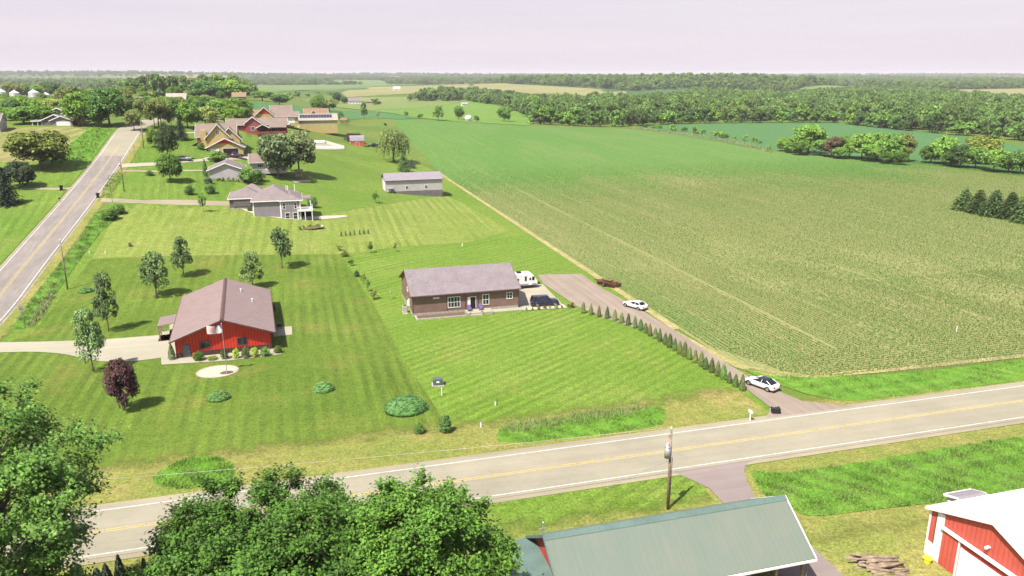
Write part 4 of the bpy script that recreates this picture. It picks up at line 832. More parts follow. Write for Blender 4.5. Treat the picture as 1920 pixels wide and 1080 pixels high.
def groof(p,axis,a0,a1,c0,c1,e,r,m,o=.4,th=.14,ribs=0,ribm=None,cm=None,cap=None,name='roof'):
    cm=(c0+c1)/2 if cm is None else cm; sl0=(r-e)/(cm-c0); sl1=(r-e)/(c1-cm); b=.02
    pr=[(c0-o,e-o*sl0+b),(cm,r+b),(c1+o,e-o*sl1+b),(c1+o,e-o*sl1+b+th),(cm,r+b+th*1.05),(c0-o,e-o*sl0+b+th)]
    mb=MB().prism(pr,axis,a0,a1)
    if ribs:
        n=int((a1-a0)/ribs)
        for i in range(n+1):
            t=a0+.06+(a1-a0-.12)*i/n
            for q0,q1 in ((pr[5],pr[4]),(pr[4],pr[3])):
                mb.prism([(q0[0],q0[1]-.02),(q1[0],q1[1]-.02),(q1[0],q1[1]+.045),(q0[0],q0[1]+.045)],axis,t-.035,t+.035)
    o_=mb.build(name,M[m],p)
    if cap:
        z=r+b+th*1.05; k=MB(); k.prism([(cm-.28,z-.28*sl0+.05),(cm,z+.06),(cm+.28,z-.28*sl1+.05),(cm+.28,z-.28*sl1+.11),(cm,z+.13),(cm-.28,z-.28*sl0+.11)],axis,a0-.02,a1+.02); k.build('ridge_cap',M[cap],o_)
    # boards along the rakes and gutters along the eaves
    if ribm:
        for t0,t1 in ((a0-.06,a0-.005),(a1+.005,a1+.06)): MB().prism([(c0-o,e-o*sl0+b-.09),(cm,r+b-.09),(c1+o,e-o*sl1+b-.09),(c1+o,e-o*sl1+b+th+.02),(cm,r+b+th+.02),(c0-o,e-o*sl0+b+th+.02)],axis,t0,t1).build('rake_board',M[ribm],o_)
        
        for c,s,sl in ((c0-o,-1,sl0),(c1+o,1,sl1)):
            f=MB(); q=[(c+s*.005,e-o*sl+b-.06),(c+s*.12,e-o*sl+b-.06),(c+s*.12,e-o*sl+b+.1),(c+s*.005,e-o*sl+b+.1)]; f.prism(q,axis,a0,a1)
            f.build('gutter',M[ribm],o_)
    return o_
def hip(p,x0,x1,y0,y1,e,slope,m,o=.45,th=.16,ax=None,name='roof',tm='trim'):
    x0-=o;x1+=o;y0-=o;y1+=o; w=x1-x0; d=y1-y0; h=min(w,d)/2; r=e+h*slope; mb=MB(); b=[(x0,y0,e),(x1,y0,e),(x1,y1,e),(x0,y1,e)]; cx=(x0+x1)/2; cy=(y0+y1)/2
    rd=[(cx-(w/2-h),cy,r),(cx+(w/2-h),cy,r)] if w>=d else [(cx,cy-(d/2-h),r),(cx,cy+(d/2-h),r)]
    if w>=d: F_=[(b[0],b[1],rd[1],rd[0]),(b[1],b[2],rd[1]),(b[2],b[3],rd[0],rd[1]),(b[3],b[0],rd[0])]
    else: F_=[(b[0],b[1],rd[0]),(b[1],b[2],rd[1],rd[0]),(b[2],b[3],rd[1]),(b[3],b[0],rd[0],rd[1])]
    for f in F_: mb.poly(f)
    mb.poly(b[::-1]); ob=mb.build(name,M[m],p); f=MB(); f.box(x0-.04,x1+.04,y0-.06,y0-.004,e-.2,e+.05); f.box(x0-.06,x0-.004,y0,y1,e-.2,e+.05); f.box(x1+.004,x1+.06,y0,y1,e-.2,e+.05); f.build('fascia',M[tm],ob); return ob
def posts(p,pts,z0,z1,s=.14,m='trim',name='post'):
    for x,y in pts: MB().box(x-s/2,x+s/2,y-s/2,y+s/2,z0,z1).build(name,M[m],p)

# --- red steel house
t=thing('steel_house','red steel house with a brown metal roof and a flag in front','house',S(-18.9,120.2),RA+.045); t.location.z-=.05
gwall(t,'y',0,24,0,13.9,0,3.2,5.75,'red'); 
wn=MB()
for a in ((-.035,1.0),(2.0,13.935)): wn.box(a[0],a[1],-.035,-.003,0,.95)
wn.box(-.035,-.003,0,24,0,.95); wn.box(13.903,13.935,0,24,0,.95); wn.build('wainscot',M['wains'],t)
groof(t,'y',-.95,24.9,0,13.9,3.2,5.75,'brownmetal',.65,.12,1.05,'browntrim',cap='browntrim')
for x,y in ((9.6,18.2),(11.4,13.5)): m=MB(); zz=5.75-(x-6.95)*.367; m.cyl(x,y,zz,zz+.62,.09,n=8); m.cyl(x,y,zz+.55,zz+.72,.15,n=8); m.build('vent_pipe',M['trim'],t)
door(t,'-y',-.0,1.5,.05,1.0,2.1,'greydoor','browntrim'); window(t,'-y',0,4.2,1.3,1.5,1.25,2,1,'browntrim'); window(t,'-y',0,9.6,1.25,1.5,1.25,2,1,'browntrim')
for y in (5,19): window(t,'+x',13.9,y,1.2,1.4,1.2,2,1,'browntrim')
door(t,'+x',13.9,11,.05,1.8,2.1,'glass','browntrim','patio_door')
MB().prism([(-3.4,2.55),(.3,3.02),(.3,3.14),(-3.4,2.67)],'y',9.5,14.5).build('porch_roof',M['taupemetal'],t)
posts(t,[(-3.2,9.7),(-3.2,12),(-3.2,14.3)],0,2.56,.16,'wood','porch_post'); MB().box(-3.5,-.04,9.3,14.7,.02,.16).build('porch_floor',M['concrete'],t)
door(t,'-x',0,12,.16,1.0,2.1,'trim','browntrim'); window(t,'-x',0,6,1.2,1.3,1.2,2,1,'browntrim'); window(t,'-x',0,19,1.2,1.3,1.2,2,1,'browntrim')
for x in (-.02,13.86): MB().box(x,x+.08,-.06,-.036,.95,3.15).build('corner_trim',M['browntrim'],t)
# --- brown ranch house
BZ=.0
t=thing('ranch_house','brown lap sided ranch house with white windows and a weathered shingle roof','house',S(18.9,131.3))
gwall(t,'x',0,19.6,0,13.6,.7,3.95,6.9,'siding_brown'); MB().box(.04,19.56,.04,13.56,-.4,.7).build('foundation',M['found'],t)
groof(t,'x',-.4,19.95,0,13.6,3.95,6.9,'shingle_pink',.45,.16,0,'browntrim')
window(t,'-y',0,7.5,1.15,2.3,2.05,4,2); window(t,'-y',0,13.4,1.2,1.25,2.0,2,2); window(t,'-y',0,17.9,1.95,1.15,1.3,2,2)
d=door(t,'-y',0,11.0,.75,.95,2.1,'dark','trim'); fb(MB(),'-y',0,10.0,10.42,.0,.06,.8,2.9).build('sidelight',M['trim'],t)
fb(MB(),'-y',0,3.7,4.85,.005,.06,3.05,3.32).build('gable_vent',M['trim'],t)
for x in (6.2,9.6,12.0): MB().box(x-.07,x+.07,-.05,-.003,.7,3.85).build('trim_board',M['browntrim'],t)
for x in (-.045,19.505): MB().box(x,x+.14,-.05,-.003,.7,3.88).build('corner_trim',M['browntrim'],t)
window(t,'-x',0,5.5,3.3,1.1,.75,1,1); window(t,'-x',0,4.0,.9,.9,1.3,1,2); window(t,'+x',19.6,9,1.3,1.2,1.4,2,2); door(t,'+x',19.6,4.5,.05,4.9,2.3,'trim','browntrim','garage_door',4)
MB().box(9.4,14.2,-2.3,-.06,-.2,.55).build('porch_step',M['concrete'],t); MB().box(10.0,12.2,-2.75,-2.3,-.2,.28).build('porch_step',M['concrete'],t)
m=MB(); m.box(.3,9.2,-2.4,-2.15,-.2,.28); m.box(.3,.55,-2.15,-.06,-.2,.28); m.build('bed_edging',M['found'],t); MB().box(.56,9.2,-2.14,-.06,-.2,.2).build('mulch_bed',M['mulch'],t)
MB().box(14.4,20.4,-1.7,-.06,-.2,.22).build('front_walk',M['concrete'],t)
# --- grey walk-out house
q=S(-16.6,210.4); q[2]=4.0
t=thing('walkout_house','grey hip roofed house with a white deck over the lower level','house',q)
MB().box(13.1,18.1,.0,14,-.6,5.6).build('wall',M['siding_grey'],t); MB().box(6.2,13.1,.9,16,-.6,5.6).build('wall',M['siding_grey'],t); MB().box(.0,6.2,7.2,18,-.4,5.6).build('wall',M['siding_dk'],t); 
MB().box(-.06,6.14,7.05,7.197,-.2,3.1).build('stone_base',M['stone'],t)
hip(t,6.2,17.2,.9,16,5.6,.52,'shingle_grey'); hip(t,0,9,7.2,18,5.6,.46,'shingle_grey',.4); hip(t,13.1,18.4,0,12,5.62,.45,'shingle_grey',.4); hip(t,1.5,10,11,19,5.75,.62,'shingle_grey',.3)
for x,y in ((13.1,-.06),(6.2,.84),(17.98,-.06),(12.96,.84)): MB().box(x-.05,x+.2,y-.03,y+.055,-.5,5.5).build('corner_trim',M['trim'],t)
for s,w in ((14.0,.8),(16.9,.8)): window(t,'-y',0,s,3.3,w,1.7,1,2)
for s in (14.85,15.45,16.05): window(t,'-y',0,s,4.3,.5,.6,1,1,'trim',.09)
for s in (14.7,16.7): window(t,'-y',0,s,.5,1.25,1.9,1,2)
window(t,'-x',6.2,3,3.2,1.0,1.4,1,2); fb(MB(),'-y',7.05,1.0,5.4,.02,.08,3.4,5.2).build('shutter_panel',M['siding_dk'],t)
window(t,'+x',18.1,6,3.2,1.4,1.9,2,1); door(t,'+x',18.1,3,2.95,1.8,2.1,'glass','trim','patio_door'); window(t,'+x',18.1,5,.5,1.8,1.9,2,1)
MB().box(17.2,21.2,-1.1,5.5,2.7,2.9).build('deck_floor',M['trim'],t)
m=MB(); 
for a in ((17.2,21.2,-1.1,-1.0),(21.1,21.2,-1.0,5.5),(17.2,17.3,-1.0,-.1)): m.box(*a,3.1,3.2); m.box(*a,3.75,3.9)
for i in range(12): x=17.25+i*.355; m.box(x-.06,x+.06,-1.08,-1.02,2.9,3.75)
for i in range(17): y=-.9+i*.4; m.box(21.12,21.18,y-.06,y+.06,2.9,3.75)
m.build('deck_railing',M['trim'],t); posts(t,[(17.4,-.95),(21.0,-.95),(21.0,5.3),(19.2,-.95)],-.6,2.7,.2,'trim','deck_post'); m=MB(); m.box(18.14,20.9,4.2,4.4,-.4,2.6); m.build('under_deck_panel',M['dark'],t)  # last piece is a solid near-black panel standing under the deck
MB().prism([(18.1,5.35),(21.0,5.35),(21.0,5.5),(18.1,5.5)],'y',3.0,9.0).build('deck_roof',M['shingle_grey'],t); posts(t,[(20.8,3.2)],2.9,5.35,.18)
for x,y in ((14.8,9.5),(15.2,9.3),(17.0,11)): MB().cyl(x,y,6.3,8.3,.1,n=7).build('vent_pipe',M['trim'],t)
# --- long grey shed
q=S(30.3,263.5); q[2]=2.0
t=thing('metal_shed','long grey metal shed with a darker base and two small windows','shed',q)
gwall(t,'x',0,19.4,0,10,-1.5,4.7,6.5,'wall_grey'); m=MB(); m.box(-.03,19.43,-.04,-.003,-1.5,1.0); m.box(19.403,19.44,0,10,-1.5,1.0); m.build('wainscot',M['siding_dk'],t); groof(t,'x',-.35,19.75,0,10,4.7,6.5,'siding_grey',.35,.14,.95,'browntrim')
window(t,'-y',0,7.2,1.5,1.1,1.3,2,1); window(t,'-y',0,13.8,1.5,1.1,1.3,2,1); door(t,'-y',0,1.1,-.3,1.0,2.1,'trim','trim'); MB().prism([(-1.5,2.1),(-.0,2.5),(-.0,2.62),(-1.5,2.22)],'x',.2,2.4).build('door_hood',M['siding_grey'],t); MB().box(2.15,2.3,-1.4,-.05,-1,2.15).build('hood_wall',M['siding_dk'],t); fb(MB(),'-x',0,2,8,.003,.06,-.8,3.9).build('sliding_door',M['trim'],t)
# --- small grey garage
q=S(-24.1,249.5); q[2]=10.5
t=thing('grey_garage','small pale grey gable garage with bushes under its wall','garage',q)
gwall(t,'y',0,11,0,9.8,-1,3.2,5.1,'wall_grey'); groof(t,'y',-.5,11.5,0,9.8,3.2,5.1,'shingle_grey',.5,.16,0,'trim'); door(t,'+x',9.8,5,0,3,2.3,'trim','trim','garage_door',4); window(t,'-x',0,5,1,1.2,1.2)
q=S(-12.6,262); q[2]=11.6
t=thing('low_house','low beige house with a brown roof half hidden by the silvery maples','house',q)
gwall(t,'x',0,11,0,8,-1,2.9,5.0,'wall_grey'); groof(t,'x',-.5,11.5,0,8,2.9,5.0,'roof_brown',.6,.16,0,'trim'); window(t,'-y',0,3,1,1.8,1.2,3,1); window(t,'-y',0,7.5,1,1.8,1.2,3,1); door(t,'-y',0,5.2,0,.95,2.05,'trim')
# --- yellow craftsman house
q=S(-27.3,283); q[2]=15.0
t=thing('craftsman_house','yellow house with steep gables, a chimney and a red gable over the garage','house',q)
gwall(t,'y',0,9,.5,11.8,-1,2.6,5.4,'yellow'); groof(t,'y',-.6,9,.5,11.8,2.6,5.4,'roof_brown',.7,.2,0,'trim')
fb(MB().prism([(3.2,4.0),(9.1,4.0),(6.15,5.45)],'y',-.08,-.004),'-y',0,3.1,9.2,.004,.1,3.8,4.0).build('red_gable',M['red'],t)
door(t,'-y',0,7.8,-.3,4.9,2.4,'dark','trim','garage_door'); door(t,'-y',0,2.7,-.3,2.6,2.3,'trim','trim','garage_door',4)  # the dark slab is the open bay, its inside shade put into the colour
gwall(t,'x',-3.2,9.5,6,17,-1,6.0,9.6,'yellow'); groof(t,'x',-3.8,9.9,6,17,6.0,9.6,'roof_brown',.6,.2,0,'trim'); gwall(t,'y',3.0,12,.2,7.6,2.0,5.9,9.9,'yellow'); groof(t,'y',2.4,12,.2,7.6,5.9,9.9,'roof_brown',.7,.2,0,'trim')
gwall(t,'y',4.6,12,4.2,10.8,2.0,5.2,8.6,'yellow'); groof(t,'y',4.0,12,4.2,10.8,5.2,8.6,'roof_brown',.6,.2,0,'trim')
MB().box(-1.9,.0,4.6,6.6,-1,8.0).build('chimney',M['yellow'],t); MB().prism([(-6.0,2.4),(-1.6,4.6),(-1.6,4.8),(-6.0,2.6)],'y',4.5,13).build('porch_roof',M['roof_brown'],t); posts(t,[(-5.7,4.7),(-5.7,8.5),(-5.7,12.7),(-2.2,4.7)],-1,2.6,.3,'yellow','porch_post'); MB().box(-6,-1.95,4.4,13,-1,.4).build('porch_floor',M['deckred'],t); MB().box(-3.15,-2.0,5.9,5.995,2.9,5.0).build('red_panel',M['red'],t)
window(t,'-y',3.0,3.9,6.4,1.2,1.5,2,2); window(t,'-y',6,-2.4,1.0,.9,1.5,1,2); window(t,'-x',-3.2,11,2.5,1.4,1.6,2,2)
M['deckhouse']=mat('dull_red_siding',(.27,.070,.062),.7,0,.1,.8)
# --- house with the red deck
q=S(-20.5,330); q[2]=18.6
t=thing('deck_house','red gabled house with a low brown roof and a dark red screened deck','house',q)
gwall(t,'y',0,10,4.2,9.6,-2,4.2,6.3,'deckhouse'); groof(t,'y',-.5,10,4.2,9.6,4.2,6.3,'roof_brown',.5,.2,0,'trim'); gwall(t,'x',-3,20,2,11,-2,3.4,5.4,'deckhouse'); groof(t,'x',-3.4,20.4,2,11,3.4,5.4,'roof_brown',.5,.2,0,'trim')
MB().box(8.6,19.5,-3.2,1.9,-.3,0).build('deck_floor',M['deckred'],t); posts(t,[(8.8,-3.0),(12.4,-3.0),(16,-3.0),(19.2,-3.0)],-2.4,2.3,.25,'dark','deck_post'); m=MB(); m.box(8.6,19.5,-3.2,-3.1,0,.9); m.box(19.4,19.5,-3.1,1.9,0,.9); m.build('deck_railing',M['deckred'],t)
MB().prism([(-3.5,2.3),(2.0,3.3),(2.0,3.5),(-3.5,2.5)],'x',13,19.8).build('deck_roof',M['roof_brown'],t); gwall(t,'y',-3.3,2,8.4,13,2.3,2.35,3.6,'dark'); groof(t,'y',-3.6,2,8.4,13,2.35,3.6,'roof_brown',.3,.15,0,'trim')
window(t,'-y',0,6.9,1.2,1.5,1.5,2,1); window(t,'-y',2,-1,1.0,1.5,1.3,2,1); window(t,'-y',2,15,.4,2.4,1.7,3,1)
# --- far yellow house with a red gable
q=S(-19.5,378); q[2]=19.3
t=thing('far_yellow_house','yellow house with a small red gable standing behind the red deck house','house',q)
gwall(t,'x',-2,8,0,10,-2,3.2,6.0,'yellow'); groof(t,'x',-2.5,8,0,10,3.2,6.0,'roof_orange',.5,.2,0,'trim'); gwall(t,'y',-1.6,9,5.2,13.5,-2,3.8,7.4,'yellow'); groof(t,'y',-2.2,9,5.2,13.5,3.8,7.4,'roof_brown',.6,.2,0,'trim'); MB().prism([(6.4,4.7),(12.3,4.7),(9.35,7.25)],'y',-1.7,-1.604).build('red_gable',M['red'],t)
window(t,'-y',-1.6,9.4,1.5,.9,1.4,1,2); window(t,'-y',0,1.5,.8,2.2,1.4,3,1)
q=S(-9.0,405); q[2]=18.6
t=thing('brown_roof_house','house with two low brown roofs behind the far yellow house','house',q)
gwall(t,'x',0,14,0,9,-2,2.6,4.6,'yellow'); groof(t,'x',-.5,14.5,0,9,2.6,4.6,'roof_brown',.6,.2,0,'trim'); gwall(t,'x',1,11,13,21,-2,4.2,7.2,'yellow'); groof(t,'x',.5,11.5,13,21,4.2,7.2,'roof_brown',.6,.2,0,'trim'); door(t,'-y',0,10,-.6,4.6,2.4,'trim','trim','garage_door',4); window(t,'-y',0,4,.8,1.6,1.3)
# --- solar barn and the orange roof behind
q=S(3.0,418); q[2]=14.6
t=thing('solar_barn','tan metal barn with a row of dark solar panels on its pale roof','barn',q)
gwall(t,'x',0,21.5,0,12,-3,4.0,6.6,'tanmetal'); ro=groof(t,'x',-.4,21.9,0,12,4.0,6.6,'paleroof',.5,.15,0,'trim'); sl=2.6/6
for i in range(12):
    x=2.9+i*1.36; MB().prism([(1.7,4.0+1.7*sl+.24),(4.9,4.0+4.9*sl+.24),(4.9,4.0+4.9*sl+.32),(1.7,4.0+1.7*sl+.32)],'x',x,x+1.24).build('solar_panel',M['solar'],ro)
fb(MB(),'-x',0,3,9,.003,.06,-1,3.6).build('sliding_door',M['paleroof'],t); door(t,'-y',0,2.0,-.6,1.0,2.1,'trim'); m=MB(); m.box(-.03,21.53,-.05,-.003,-3,.4); m.build('wainscot',M['yellow'],t)
q=S(9.5,470); q[2]=13.6
t=thing('orange_roof_house','house with an orange brown roof and one gable behind the solar barn','house',q)
gwall(t,'x',0,13,0,9,-3,3.6,8.2,'wall_grey'); groof(t,'x',-.5,13.5,0,9,3.6,8.2,'roof_orange',.6,.2,0,'trim'); gwall(t,'y',-1.5,5,2.5,7.5,2,4.6,7.6,'wall_grey'); groof(t,'y',-2,5,2.5,7.5,4.6,7.6,'roof_orange',.5,.2,0,'trim'); window(t,'-y',-1.5,5,4.2,1.2,1.3)
# --- little red shed
b=G(670,273.5); t=thing('red_shed','little red shed with a grey gambrel roof beside a parked black truck','shed',b-np.array([3.3,0,.2]))
MB().prism([(0,-.5),(4.5,-.5),(4.5,2.6),(3.7,4.0),(2.25,4.8),(.8,4.0),(0,2.6)],'x',0,6.6).build('wall',M['coral'],t); m=MB(); pr=[(-.25,2.5),(.75,4.12),(2.25,4.95),(3.75,4.12),(4.75,2.5)]; m.prism(pr+[(a,z+.14) for a,z in pr[::-1]],'x',-.3,6.9); m.build('roof',M['siding_grey'],t); fb(MB(),'-y',0,.5,6.1,.003,.06,2.2,2.42).build('trim_board',M['trim'],t); door(t,'-y',0,3.3,-.2,1.8,2.0,'coral','trim'); door(t,'-x',0,2.2,-.2,1.6,2.0,'coral','trim')
# --- left hilltop house and garage
q=S(-88.6,319); q[2]=23.4
t=thing('hilltop_house','grey house with stacked white trimmed gables and a white garage door','house',q)
gwall(t,'y',0,8,6.3,13.3,-1,1.9,3.4,'siding_grey'); groof(t,'y',-.4,8,6.3,13.3,1.9,3.4,'shingle_grey',.4,.2,0,'trim'); gwall(t,'y',1.2,9,3.2,11.5,-1,2.0,3.9,'siding_dk'); groof(t,'y',.8,9,3.2,11.5,2.0,3.9,'shingle_grey',.5,.2,0,'trim'); gwall(t,'y',5,14,3.6,11.8,0,4.1,6.0,'siding_grey'); groof(t,'y',4.4,14,3.6,11.8,4.1,6.0,'shingle_grey',.6,.22,0,'trim')
door(t,'-y',0,10.4,-.6,4.4,2.1,'trim','trim','garage_door',4); hip(t,-.2,4,2,8,1.8,.35,'shingle_grey',.3); posts(t,[(-.1,2),(1.6,2),(3.0,2)],-1,1.7,.18,'trim','porch_post'); MB().box(.1,3.1,4.5,8,-1,1.75).build('wall',M['siding_grey'],t); window(t,'-y',4.5,1.6,-.3,1.6,1.3); window(t,'-y',5,6.3,4.2,1.0,1.0)
gwall(t,'x',11,15.2,3,12,-1,2.6,4.6,'brick'); groof(t,'x',10.6,15.6,3,12,2.6,4.6,'shingle_grey',.4,.2,0,'trim')
q=S(-97.5,307); q[2]=23.2
t=thing('hilltop_garage','grey garage with a long brown roof at the left edge of the picture','garage',q)
gwall(t,'x',-8,2.6,0,7.5,-1,2.7,5.0,'wall_grey'); groof(t,'x',-8.4,3.0,0,7.5,2.7,5.0,'shingle_grey',.5,.2,0,'trim'); window(t,'+x',2.6,3.7,.5,1.0,1.6,1,2); door(t,'-y',0,-1.5,-.5,2.6,2.1,'trim','trim','garage_door',4)
# --- grain bins
for px,w,tp,ev,l in ((5,16,165,171,'leftmost grain bin, cut by the picture edge, with a rusty ladder cage'),(29,17,167,173,'second grain bin from the left, between the leftmost and the widest'),(65,18,166,172,'widest grain bin in the middle of the row'),(87.5,13.5,171,176,'fourth grain bin, narrow, with a small white tank at its foot'),(106.5,13.5,171,176,'rightmost narrow grain bin of the row')):
    b=D(px,640); r=w/2/F*depth(b); e=float(top(b,ev)); tt=float(top(b,tp)); t=thing('grain_bin','pale '+l,'grain bin',b-np.array([0,0,.5]),0,'grain bins')
    MB().cyl(0,0,0,e,r,n=28).build('wall',M['binmetal'],t); m=MB(); m.cyl(0,0,e+.01,tt-.5,r*1.03,r*.12,28); m.cyl(0,0,tt-.6,tt,r*.12,n=12); m.build('roof',M['roof_white'],t)
    m=MB(); a=-1.9
    for k in (-.25,.25): m.tube([(r*1.02*math.cos(a)+k,r*1.02*math.sin(a)-.12,0),(r*1.02*math.cos(a)+k,r*1.02*math.sin(a)-.12,e)],.05,4)
    m.build('ladder',M['brick' if px==5 else 'steel'],t)
b=D(85.5,600); t=thing('storage_tank','small white round tank in front of the narrow grain bins','tank',b,0); m=MB(); m.ball((0,0,1.2),(1.5,1.5,1.4),14,8); m.build('tank',M['trim'],t,True); MB().box(-1.3,1.3,-.7,.7,-.3,.25).build('cradle',M['steel'],t)
# --- distant houses
def far_house(l,px,d,w,e,r,dep,wm,rm,axis='x',dz=0,name='distant_house',cat='house',wins=2):
    b=D(px,d); t=thing(name,l,cat,b+np.array([0,0,dz]),RA)
    if axis=='x': gwall(t,'x',-w/2,w/2,0,dep,-3,e,r,wm); groof(t,'x',-w/2-.6,w/2+.6,0,dep,e,r,rm,.7,.25,0,'trim')
    else: gwall(t,'y',0,dep,-w/2,w/2,-3,e,r,wm); groof(t,'y',-.6,dep,-w/2,w/2,e,r,rm,.7,.25,0,'trim')
    for i in range(wins): window(t,'-y',0,-w/2+w*(i+.5)/wins,.9,min(1.8,w/wins*.5),1.4,2,1,'trim',.15)
    return t
far_house('pale house with a tan roof among the hilltop trees, right of a smaller one',261.5,470,11,3,5.2,9,'wall_grey','paleroof'); far_house('smaller tan roofed house in the hilltop trees beside the pale house',239,480,8,2.8,4.8,8,'yellow','roof_brown'); far_house('white shed roof showing between the bright tree and the huge dark tree',151,420,7,3.4,4.4,9,'trim','roof_white',name='distant_shed',cat='shed',wins=0)
far_house('tan roof showing between tree tops above the olive tree',332,430,9,5.4,8.0,9,'yellow','paleroof'); far_house('orange brick house beside the big crown on the far left field',449,600,9,4.0,6.4,9,'brick','roof_orange',wins=3); far_house('long white farmhouse with a grey roof beside two round trees, far up the field',666,1030,16,4.6,8.0,10,'trim','shingle_grey',wins=4); far_house('brown shed group right of the far white farmhouse',692,1060,9,2.6,4.4,7,'brick','roof_brown',name='distant_shed',cat='shed',wins=0)
far_house('tiny white and dark shed alone on the bright pasture',871.5,1000,7,3.2,4.6,6,'trim','paleroof',name='distant_shed',cat='shed',wins=0); far_house('left of two brick red houses on the far wooded rise',1342,1900,24,7,12,12,'brick','roof_orange',wins=4); far_house('right of two brick red houses on the far wooded rise, lower and dark windowed',1372,1900,20,5,10,12,'brick','roof_brown',wins=3)
far_house('white farm building on the far green ridge left of the dark woods',744,1700,14,4,7,9,'trim','roof_white',name='distant_shed',cat='shed',wins=0)
b=G(878,227); t=thing('white_tank','white rounded tank between the small trees at the field edge','tank',b,0); m=MB(); m.ball((0,0,2.2),(2.7,2.7,2.3),16,8); m.build('tank',M['trim'],t,True); MB().cyl(0,0,-.3,1.2,2.2,n=14).build('base',M['steel'],t)
# --- green roofed barn in front
t=thing('pole_barn','barn with a faded green metal roof and an open bay below the near eave','barn',S(17.0,45.9))
sl=3/4.6
m=MB(); m.box(.6,15.8,.35,.5,-.3,3.95); m.box(.6,21.0,8.6,8.75,-.3,3.95); m.box(21.0,21.15,4.4,8.6,-.3,3.9); m.build('wall',M['barnred'],t)
MB().prism([(.4,-.3),(8.75,-.3),(8.75,4.1),(4.6,6.85),(.4,4.1)],'x',.45,.6).build('gable_wall',M['barnred'],t)
MB().prism([(.4,3.4),(8.75,3.4),(8.75,4.0),(4.6,6.8),(.4,4.0)],'x',21.0,21.16).build('gable_wall',M['barnred'],t)
pr=[(-.15,3.95),(4.55,7.0),(9.3,3.95)]; m=MB(); m.prism(pr+[(a,z+.09) for a,z in pr[::-1]],'x',-.1,21.6); ro=m.build('roof',M['greenroof'],t)
m=MB()
for i in range(46):
    x=-.02+i*.476
    for q0,q1 in ((pr[0],pr[1]),(pr[1],pr[2])): m.prism([(q0[0],q0[1]+.085),(q1[0],q1[1]+.085),(q1[0],q1[1]+.100),(q0[0],q0[1]+.100)],'x',x-.014,x+.014)
m.build('roof_rib',M['greenroof'],ro); 
m=MB(); m.prism([(4.15,6.83),(4.55,7.11),(4.95,6.83),(4.95,6.88),(4.55,7.18),(4.15,6.88)],'x',-.14,21.64); m.build('ridge_cap',M['teal'],ro)
m=MB(); m.prism([(pr[0][0],pr[0][1]-.14),(pr[1][0],pr[1][1]-.14),(pr[2][0],pr[2][1]-.14),(pr[2][0],pr[2][1]+.12),(pr[1][0],pr[1][1]+.13),(pr[0][0],pr[0][1]+.12)],'x',21.61,21.7); m.build('rake_board',M['trim'],ro); MB().box(-.1,21.7,-.24,-.16,3.78,3.98).build('fascia',M['trim'],ro)
m=MB(); m.prism([(pr[0][0],pr[0][1]-.14),(pr[1][0],pr[1][1]-.14),(pr[2][0],pr[2][1]-.14),(pr[2][0],pr[2][1]+.12),(pr[1][0],pr[1][1]+.13),(pr[0][0],pr[0][1]+.12)],'x',-.2,-.11); m.build('fascia',M['teal'],ro)
posts(t,[(15.9,.45),(18.4,.45),(20.9,.45)],-.3,3.95,.22,'wood','post'); m=MB()
for k in range(5): m.box(18.5,20.8,8.45,8.58,.5+k*.6,.5+k*.6+.42)
m.build('board',M['wood'],t); m=MB()
for i in range(10): m.box(.7+i*2.2,.8+i*2.2,.5,8.6,3.72,3.92)
m.build('rafter',M['wood'],t); MB().tube([(21.45,-.12,3.8),(21.25,.3,3.5),(21.25,.35,0)],.05,6).build('downspout',M['greenroof'],t)
m=MB(); m.cyl(-.05,4.9,6.9,8.0,.035,n=6); m.box(-.33,.23,4.87,4.93,7.45,7.5); m.ball((-.05,4.9,8.0),(.09,.09,.09),8,6); m.build('weather_vane',M['steel'],ro)
m=MB(); m.prism([(-5.6,2.75),(.42,4.05),(.42,4.14),(-5.6,2.84)],'y',-1,9.2); m.build('lean_to_roof',M['teal'],t); m=MB(); m.box(-5.2,-5.05,-.5,8.8,-.3,2.75); m.prism([(-5.05,-.3),(.44,-.3),(.44,3.95),(-5.05,2.78)],'y',8.6,8.75); m.build('lean_to_wall',M['barnred'],t)
# --- red and white barn at the right edge
t=thing('red_barn','red barn with a white roof, white trim and a white overhead door','barn',S(52.7,48.6)+np.array([0,0,0]))
gwall(t,'x',0,24,-12.6,0,-.2,4.6,6.9,'coral'); groof(t,'x',-.35,24.4,-12.6,0,4.6,6.9,'roof_white',.3,.12,0,'trim')
B=lambda n,m_,*a: fb(MB(),'-x',0,*a).build(n,M[m_],t)
B('corner_trim','trim',-.12,.04,.003,.09,-.2,4.5); B('wall_panel','trim',-1.55,-.72,.003,.05,-.2,4.75); B('wainscot','trim',-.72,-.12,.003,.05,-.2,1.45); B('door_track','trim',-9.6,-1.5,.06,.32,3.55,3.78); B('sliding_door','coral',-3.35,-1.65,.06,.14,.05,3.5); B('door_post','trim',-3.5,-3.36,.04,.18,0,3.5)
B('door_header','barnred',-8.4,-3.55,.02,.07,2.95,3.5); o=B('overhead_door','trim',-8.2,-3.75,.03,.08,0,2.9)
m=MB()
for k in range(1,12): fb(m,'-x',0,-8.1,-3.85,.08,.1,k*.24-.015,k*.24+.015)
m.build('door_rib',M['roof_white'],o); B('door_frame','trim',-3.75,-3.62,.04,.14,0,2.95); m=MB(); fb(m,'-x',0,-6.2,-5.95,.0,.3,4.55,4.65); m.ball((-.32,-6.07,4.55),(.16,.16,.14),8,6); m.build('wall_lamp',M['trim'],t); fb(MB(),'-x',0,-.78,-.70,.05,.07,1.45,4.55).build('trim_board',M['browntrim'],t)
